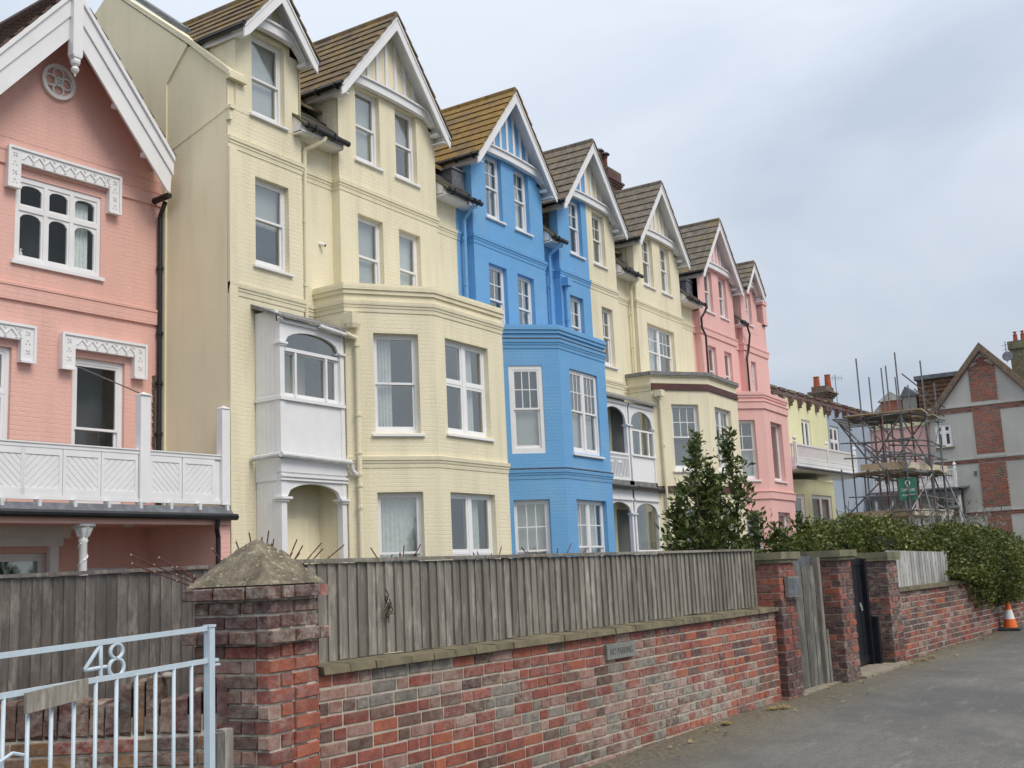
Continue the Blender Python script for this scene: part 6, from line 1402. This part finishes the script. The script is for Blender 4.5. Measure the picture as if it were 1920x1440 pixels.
for (y, w2, z0, h2, g_) in ((13.0, .9, 2.2, 1.3, 'glassdark'), (11.9, .8, 2.3, 1.2, 'glass'), (10.95, .7, 2.3, 1.2, 'glass')):
    window(vw, V(53.2, y, z0), UY, NX, w2, h2, style='double_case', rev=-.06, sill=False, glass=g_, frame='upvc' if g_ == 'glass' else 'lead', fw=.05)
# ================================================================ SCAFFOLD
sc = thing("scaffold", "tall steel tube scaffold with plank decks in front of the low terrace", "scaffold", (42, 9.6, .7))
def tb(a, b_, mat='metal', r=.027, nm="scaffold_tube"): mb = MB(); mb.tube(a, b_, r, 6); obj(nm, mb, mat, sc)
poles = [(39.95, 10.35, 8.61), (43.29, 10.8, 8.41), (44.51, 10.6, 8.9), (41.55, 9.73, 8.47), (39.64, 8.93, 8.58), (44.85, 10.18, 8.52), (46.18, 10.02, 8.34), (41.18, 8.43, 8.43), (43.61, 8.52, 7.92)]
for x, y, z in poles: tb((x, y, .6), (x, y, z), nm="standard")
for x, y, z, mt in ((40.7, 9.9, 6.6, 'rust'), (41.4, 9.0, 6.6, 'rust'), (42.6, 8.7, 4.3, 'rust'), (40.6, 9.2, 6.5, 'metal'), (42.3, 8.7, 6.4, 'metal'), (42.9, 8.4, 5.3, 'metal'), (41.2, 9.6, 4.6, 'metal'), (40.5, 10.6, 4.6, 'metal'), (42.0, 8.2, 4.3, 'metal')): tb((x, y, .6), (x, y, z), mt, nm="standard")
def AT(i, z): return V(poles[i][0], poles[i][1], z)
for z in (6.45, 5.55, 5.05, 4.45, 3.1):
    for a, b_ in ((0, 4), (4, 7), (7, 8), (0, 1), (1, 5), (3, 8)):
        p, q = AT(a, z), AT(b_, z); d_ = (q - p).normalized() * .25; tb(p - d_, q + d_, nm="ledger")
for a, b_, z0, z1 in ((0, 4, 4.5, 6.4), (4, 0, 4.5, 6.4), (4, 7, 4.5, 6.3), (7, 4, 4.6, 6.3), (7, 8, 4.5, 6.3), (8, 7, 3.2, 4.4), (4, 7, 3.1, 4.4), (3, 7, 5, 6.4)): tb(AT(a, z0), AT(b_, z1), nm="brace")
tb((40.3, 8.9, 7.9), (44.0, 8.3, 7.0), nm="guard_rail"); tb((39.9, 9.2, 7.0) if False else (40.6, 8.6, 7.35), (44.2, 8.4, 6.7), nm="guard_rail")
for k in range(7): x = 39.75 + k * .33; tb((x, 11.35 - .0 * k, 6.5 - .02 * k), (x + .5, 9.1, 6.45), nm="transom")
tb((39.7, 11.3, 6.48), (42.0, 11.3, 6.3), nm="transom"); tb((39.8, 11.2, 6.42), (40.5, 10.45, 5.05), nm="brace"); tb((39.85, 11.2, 6.4), (41.4, 10.2, 5.0), nm="brace")
tb((39.78, 9.19, 4.1), (39.11, 8.68, .7), nm="raking_tube"); tb((40.6, 8.71, 4.45), (39.2, 7.8, .7), nm="raking_tube"); tb((42.08, 8.24, 4.5), (40.0, 6.7, .8), nm="raking_tube")
def deck(p, q, wv, n_, z, nm="deck_board", mat='plank'):
    p, q, wv = V(*p, z), V(*q, z), V(*wv, 0)
    for k in range(n_): mb = MB(); mb.obox(p + wv * (k / n_) + V(0, 0, R.uniform(0, .02)), q - p, wv * (.92 / n_), V(0, 0, .04)); obj(nm, mb, mat, sc)
deck((39.9, 8.3), (39.7, 10.9), (1.5, .1), 7, 6.52); deck((41.5, 8.2), (41.4, 10.6), (1.3, .1), 6, 6.46)
deck((39.8, 8.7), (39.9, 10.8), (1.5, .1), 7, 4.5); deck((41.3, 8.2), (41.5, 10.4), (2.0, .1), 8, 4.46)
deck((39.9, 8.6), (40.0, 11.2), (2.5, .1), 9, 2.9)
for (x, y, z) in [(p_[0], p_[1], z_) for p_ in poles for z_ in (6.45, 5.55, 5.05, 4.45, 3.1)]:
    mb = MB(); mb.box(x - .045, x + .045, y - .045, y + .045, z - .045, z + .045); obj("coupler", mb, 'metal', sc)
for k in range(5): tb((39.6, 8.6 + k * .55, 6.47), (43.2, 8.2 + k * .55, 6.42), nm="transom"); tb((39.6, 8.7 + k * .5, 4.42), (43.4, 8.2 + k * .5, 4.40), nm="transom")
tb((39.6, 11.1, 5.6), (40.0, 8.6, 5.5), nm="guard_rail"); tb((39.5, 11.0, 5.05), (40.0, 8.4, 4.95), nm="guard_rail"); tb((40, 8.6, 3.6), (43.5, 8.1, 3.5), nm="guard_rail"); tb((39.7, 11.0, 3.7), (39.7, 8.7, 3.6), nm="guard_rail")
for (x, y, z) in ((39.8, 11.2, 4.7), (40.6, 11.0, 6.5), (42.6, 10.6, 6.5), (43.2, 9.4, 6.6), (39.75, 9.6, 6.6)): tb((x, y, .6), (x, y, z), nm="standard")
for a_, b_ in (((39.8, 11.2, 3.0), (39.7, 9.6, 4.4)), ((39.7, 9.7, 4.6), (39.7, 11.0, 6.3)), ((41.2, 8.4, 4.6), (41.6, 10.2, 6.3)), ((43.4, 8.4, 3.1), (43.3, 10.2, 4.4))): tb(a_, b_, nm="brace")
def toe(p, q, z, mat='plankw', h=.22): p, q = V(*p, z), V(*q, z); mb = MB(); d_ = (q - p).normalized(); mb.obox(p, q - p, V(d_.y, -d_.x, 0) * .03, V(0, 0, h)); obj("toe_board", mb, mat, sc)
toe((39.7, 10.5), (39.75, 8.95), 4.58, 'plank'); toe((39.75, 8.93), (43.6, 8.40), 4.56); toe((39.9, 11.2), (39.8, 8.9), 2.95, 'plank'); toe((39.8, 8.88), (43.6, 8.35), 2.95)
sg = thing("scaffold_banner", "green scaffold company banner with white logo tied to the poles", "banner", (39.75, 9, 3.4))
SA, SB = V(39.60, 9.28, 0), V(39.90, 8.72, 0); us = (SB - SA).normalized(); ns_ = V(us.y, -us.x, 0); Lg = (SB - SA).length
mb = MB(); mb.obox(SA + Z * 3.46 + ns_ * .06, us * Lg, ns_ * .01, Z * .76); obj("cloth", mb, 'green', sg)
mid = (SA + SB) / 2 + ns_ * .075
mb = MB(); mb.path([mid + us * (.07 * math.cos(k * math.pi / 8)) + Z * (4.04 + .08 * math.sin(k * math.pi / 8)) for k in range(17)], .022, 5); mb.tube(mid + Z * 3.97, mid + us * -.03 + Z * 3.89, .026, 5); obj("logo", mb, 'white', sg)
text("CAPPELLINI", "lettering", sg, mid + Z * 3.80, us, ns_, .13, 'white', width=.44); text("SCAFFOLDING", "lettering", sg, mid + Z * 3.62, us, ns_, .09, 'white', width=.42)
# ================================================================ VEGETATION
def leaves(name, pts, size, mat, parent, seed, tone, up=.3, fold=True, aspect=.5):
    """one joined mesh of small leaves; tone 0..1 per leaf, kept as a face attribute (leaf age, not shading)"""
    rng = np.random.default_rng(seed); n = len(pts); P = np.asarray(pts, float)
    d = rng.normal(size=(n, 3)); d[:, 2] = d[:, 2] * .6 + up; d /= np.linalg.norm(d, axis=1)[:, None]
    r = rng.normal(size=(n, 3)); s = np.cross(d, r); s /= np.linalg.norm(s, axis=1)[:, None]; nn = np.cross(d, s)
    L_ = size * rng.uniform(.45, 1.6, n)[:, None]; W_ = L_ * aspect * .5
    a = P; b_ = P + d * L_ * .5 + s * W_ + nn * W_ * .35; c = P + d * L_; e = P + d * L_ * .5 - s * W_ + nn * W_ * .35
    v = np.stack([a, b_, c, e], 1).reshape(-1, 3) - np.array(ROOTLOC[parent.name])
    f = np.arange(4 * n).reshape(-1, 4); tri = np.concatenate([f[:, [0, 1, 2]], f[:, [0, 2, 3]]], 1).reshape(-1, 3)
    me = bpy.data.meshes.new(name); me.vertices.add(len(v)); me.vertices.foreach_set('co', v.ravel())
    me.loops.add(len(tri) * 3); me.loops.foreach_set('vertex_index', tri.ravel()); me.polygons.add(len(tri)); me.polygons.foreach_set('loop_start', np.arange(0, len(tri) * 3, 3)); me.polygons.foreach_set('loop_total', np.full(len(tri), 3))
    me.update(); at = me.attributes.new("tone", 'FLOAT', 'FACE'); at.data.foreach_set('value', np.repeat(tone, 2))
    me.materials.append(MT[mat]); o = bpy.data.objects.new(name, me); C.objects.link(o); o.parent = parent; o['kind'] = 'stuff'; return o
rng = np.random.default_rng(11)
# ---- big hedge: mounded along the garden side, spilling over the far wall
hd = thing("hedge", "large mounded green hedge spilling over the far wall beside the road", "hedge", (18, 4.6, .4))
mounds = []
def along(s, off): return V(13.2 + s, 4.05 - .082 * (s - 2) + off, 0)
spec = [(2.9, 1.3, 1.40, .65, .55), (3.8, 1.2, 1.50, .85, .66), (4.7, .9, 1.48, 1.0, .76), (5.4, .35, 1.3, .8, .62), (6.2, .15, 1.3, .9, .8), (7.2, .0, 1.25, .9, .8), (8.1, .1, 1.3, .9, .75), (5.4, 1.6, 1.45, 1.1, .76), (6.6, 1.2, 1.42, 1.2, .74), (8.6, .9, 1.15, 1.1, .72), (10, .4, 1.1, 1.1, .65), (11.5, .2, 1.1, 1.1, .65), (13, .2, 1.1, 1.1, .65), (14.5, .2, 1.1, 1.1, .65)]
pts, tones = [], []
for s, off, zc, rxy, rz in spec:
    c = along(s, off); n_ = int(14000 * rxy * rxy)
    d = rng.normal(size=(n_, 3)); d /= np.linalg.norm(d, axis=1)[:, None]
    rad = 1 - np.abs(rng.normal(0, .10, n_)); lump = 1 + .16 * np.sin(d[:, 0] * 7 + s * 3) * np.sin(d[:, 1] * 6 + s) * np.cos(d[:, 2] * 5 + off) + .07 * np.sin(d[:, 0] * 17 + d[:, 2] * 13 + s)
    p = np.array([c.x, c.y, zc]) + d * (rad * lump)[:, None] * np.array([rxy, rxy * .8, rz])
    keep = p[:, 2] > .75; p = p[keep]
    pts.append(p); tones.append(np.clip(rng.beta(2, 2.2, len(p)) + .15 * np.sin(p[:, 0] * 3.1) * np.cos(p[:, 1] * 2.3), 0, 1))
# trailing ivy over the wall face
for k in range(260):
    s = rng.uniform(4.4, 8.8); wgt = math.exp(-((s - 6.7) / 1.6) ** 2); zt = 1.25; ln = rng.uniform(.08, .42) * wgt + .05
    x0 = 13.2 + s; y0 = FW.y + (x0 - FW.x) * math.tan(RAD(FANG)) - .05
    m_ = int(ln * 90); t_ = rng.uniform(0, 1, m_)
    pts.append(np.stack([x0 + rng.normal(0, .06, m_) + t_ * rng.normal(0, .08), y0 - np.abs(rng.normal(0, .09, m_)), zt + .12 - t_ * ln], 1)); tones.append(rng.beta(2, 2.5, m_))
pts = np.concatenate(pts); tones = np.concatenate(tones)
leaves("foliage", pts, .054, 'leafh', hd, 1, tones, up=.35, aspect=.55)
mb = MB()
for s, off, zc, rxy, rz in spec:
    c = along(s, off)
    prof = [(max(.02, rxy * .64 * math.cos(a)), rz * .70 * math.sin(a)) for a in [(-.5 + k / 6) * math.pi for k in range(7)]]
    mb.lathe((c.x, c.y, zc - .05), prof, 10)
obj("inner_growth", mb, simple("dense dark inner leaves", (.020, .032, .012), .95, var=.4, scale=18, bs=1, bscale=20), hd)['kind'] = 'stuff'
for k in range(12):
    s = R.uniform(3, 9); c = along(s, R.uniform(0, 1.4)); z = 2.1 + R.uniform(-.1, .2); a = V(R.uniform(-.3, .3), R.uniform(-.2, .2), R.uniform(.15, .45)); mb = MB(); mb.path([V(c.x, c.y, z - .3), V(c.x, c.y, z - .1) + a * .3, V(c.x, c.y, z - .1) + a], .005, 4); obj("twig", mb, 'bark', hd)
# grey feathery shrub at the far right
gs = thing("feathery_shrub", "grey brown feathery winter shrub behind the hedge below the grey house", "shrub", (24, 5.6, .4))
pts = []
for k in range(60):
    c = np.array([22 + rng.uniform(-1.5, 4.5), 5.0 + rng.uniform(-1.3, 1.6), rng.uniform(1.1, 2.05)]); m_ = 140; d = rng.normal(size=(m_, 3)); d /= np.linalg.norm(d, axis=1)[:, None]
    pts.append(c + d * (rng.uniform(.1, 1, m_) ** .5)[:, None] * .55)
pts = np.concatenate(pts); leaves("foliage", pts, .12, 'leafg', gs, 4, rng.uniform(0, 1, len(pts)), up=.9, aspect=.14)
for k in range(14): x, y = R.uniform(21, 26), R.uniform(4.4, 6); mb = MB(); mb.path([V(x, y, .4), V(x + .1, y, 1.2), V(x + R.uniform(-.3, .3), y, 2.0)], .012, 5); obj("stem", mb, 'bark', gs)
# ---- upright evergreen shrub in front of the yellow and pink bays
def upright(name, label, leaders, seed, n_leaf, size, mat='leafs', spread=.34):
    t = thing(name, label, "shrub", (leaders[0][0], leaders[0][1], .5)); r = np.random.default_rng(seed); P, T = [], []
    rr = random.Random(seed)
    for (x, y, zt, w) in leaders:
        base = V(x + rr.uniform(-.15, .15), y, .45); tip = V(x, y, zt)
        mb = MB(); p0_ = base; pts_ = [base + (tip - base) * (k / 8) + V(rr.uniform(-.03, .03), rr.uniform(-.03, .03), 0) * (k < 8) for k in range(9)]
        for k in range(8): mb.tube(pts_[k], pts_[k + 1], .022 * (1 - k / 9) + .004, 6, .022 * (1 - (k + 1) / 9) + .004)
        obj("stem", mb, 'bark', t)
        H = zt - .6; nb = int(34 * H / 2.5)
        for b_ in range(nb):
            q = b_ / nb; z0 = .6 + H * q * .96; L_ = w * (1 - q) ** .95 * rr.uniform(.35, 1.45) + .08; az = rr.uniform(0, 6.28)
            e = V(x + L_ * math.cos(az), y + L_ * math.sin(az), z0 + L_ * rr.uniform(.5, 1.0)); s0 = V(x, y, z0)
            mb = MB(); mb.tube(s0, e, .008, 5, .003); obj("branch", mb, 'bark', t)
            m_ = int(n_leaf * (L_ + .15)); tt = r.uniform(.15, 1.05, m_); c = np.array(s0)[None] + (np.array(e) - np.array(s0))[None] * tt[:, None]
            P.append(c + r.normal(0, .045 + .03 * L_, (m_, 3))); T.append(r.beta(1.6, 2.6, m_))
        m_ = 60; P.append(np.stack([np.full(m_, x), np.full(m_, y), zt - r.uniform(0, .5, m_)], 1) + r.normal(0, .03, (m_, 3))); T.append(r.beta(1.6, 2.2, m_))
    P = np.concatenate(P); T = np.concatenate(T); leaves("foliage", P, size, mat, t, seed, T, up=.7, aspect=.42); return t
upright("evergreen_shrub", "dark green upright evergreen shrub with two tall tips above the fence", [(14.85, 6.22, 3.50, .46), (15.58, 5.98, 3.52, .44), (15.0, 6.3, 2.75, .48), (14.55, 6.50, 2.35, .34), (15.95, 5.85, 2.35, .40), (15.3, 6.1, 2.85, .46), (15.2, 6.3, 2.5, .46), (15.05, 6.1, 3.05, .42), (14.6, 6.4, 2.7, .34)], 21, 88, .095)
upright("evergreen_shrub", "lower bushy evergreen growing between the tall tipped shrub and hedge", [(16.1, 5.6, 2.15, .38), (16.4, 5.5, 2.05, .34), (16.75, 5.4, 2.30, .18)], 22, 110, .085)
# ---- bare rose stems behind the fence
def stems(label, x, y, z0, spec_, group=None):
    t = thing("bare_shrub", label, "shrub", (x, y, z0), group)
    for (dx, dy, h, bend) in spec_:
        mb = MB(); pts_ = [V(x + dx * q + bend * math.sin(q * 3) * .5, y + dy * q, z0 + h * q) for q in [k / 6 for k in range(7)]]
        mb.path(pts_, .0045, 5); st = obj("stem", mb, 'twig', t)
        for q in (3, 4, 5, 6):
            p = pts_[q]; mb = MB(); mb.lathe(p - Z * .006, [(.001, 0), (.0055, .007), (.002, .015)], 6); obj("bud", mb, 'bud', st)
        if R.random() < .6: p = pts_[3]; mb = MB(); mb.path([p, p + V(R.uniform(-.1, .1), R.uniform(-.1, .1), .12)], .004, 4); obj("side_shoot", mb, 'twig', st)
stems("bare red rose stems with pale buds rising beside the pier's pyramid cap", 5.05, 5.02, 1.45, [(-.42, .42, .36, .02), (-.30, .35, .24, 0), (-.10, .10, .44, .01), (.02, .0, .46, .0), (.05, -.05, .42, .02), (.18, -.10, .36, -.02), (.25, -.12, .40, .01), (.45, -.1, .42, 0), (-.35, .38, .30, .01), (.12, 0, .45, .02), (.3, -.05, .36, -.02), (-.55, .50, .33, .02), (-.2, .2, .40, .02), (.35, -.2, .38, .02), (.08, .0, .50, -.02), (-.04, .05, .49, .02), (.22, -.1, .44, .03), (.55, -.2, .40, 0), (-.6, .45, .38, .03)])
stems("thin brown creeper stems poking over the long fence in front of the yellow bay", 6.3, 4.95, 1.5, [(-.15, .1, .34, .04), (.1, .0, .35, .03), (.3, .0, .36, -.03), (.05, 0, .30, .05)])
stems("red creeper stems poking over the fence in front of the blue bay", 8.4, 4.9, 1.5, [(-.25, .1, .30, .03), (.1, 0, .32, .02), (.35, 0, .36, -.02), (.6, 0, .30, .02), (-.5, 0, .33, 0)])
stems("bare stems poking over the fence left of the evergreen shrub", 7.4, 4.9, 1.5, [(0, .1, .30, .03), (.2, 0, .33, .0), (-.2, 0, .29, -.02)])
tw = thing("dead_creeper", "tuft of dead brown creeper caught between two boards of the long fence", "creeper", (5.67, 4.54, 1.4))
for k in range(9):
    mb = MB(); p = FO + uw * .72 - nw * .035 + V(0, 0, 1.37 + k * .014); mb.path([p, p + uw * R.uniform(-.05, .05) - nw * .02 + V(0, 0, R.uniform(-.02, .09)), p + uw * R.uniform(-.07, .05) - nw * .03 + V(0, 0, R.uniform(-.05, .15))], .0045, 4); obj("dry_stem", mb, 'bark', tw)
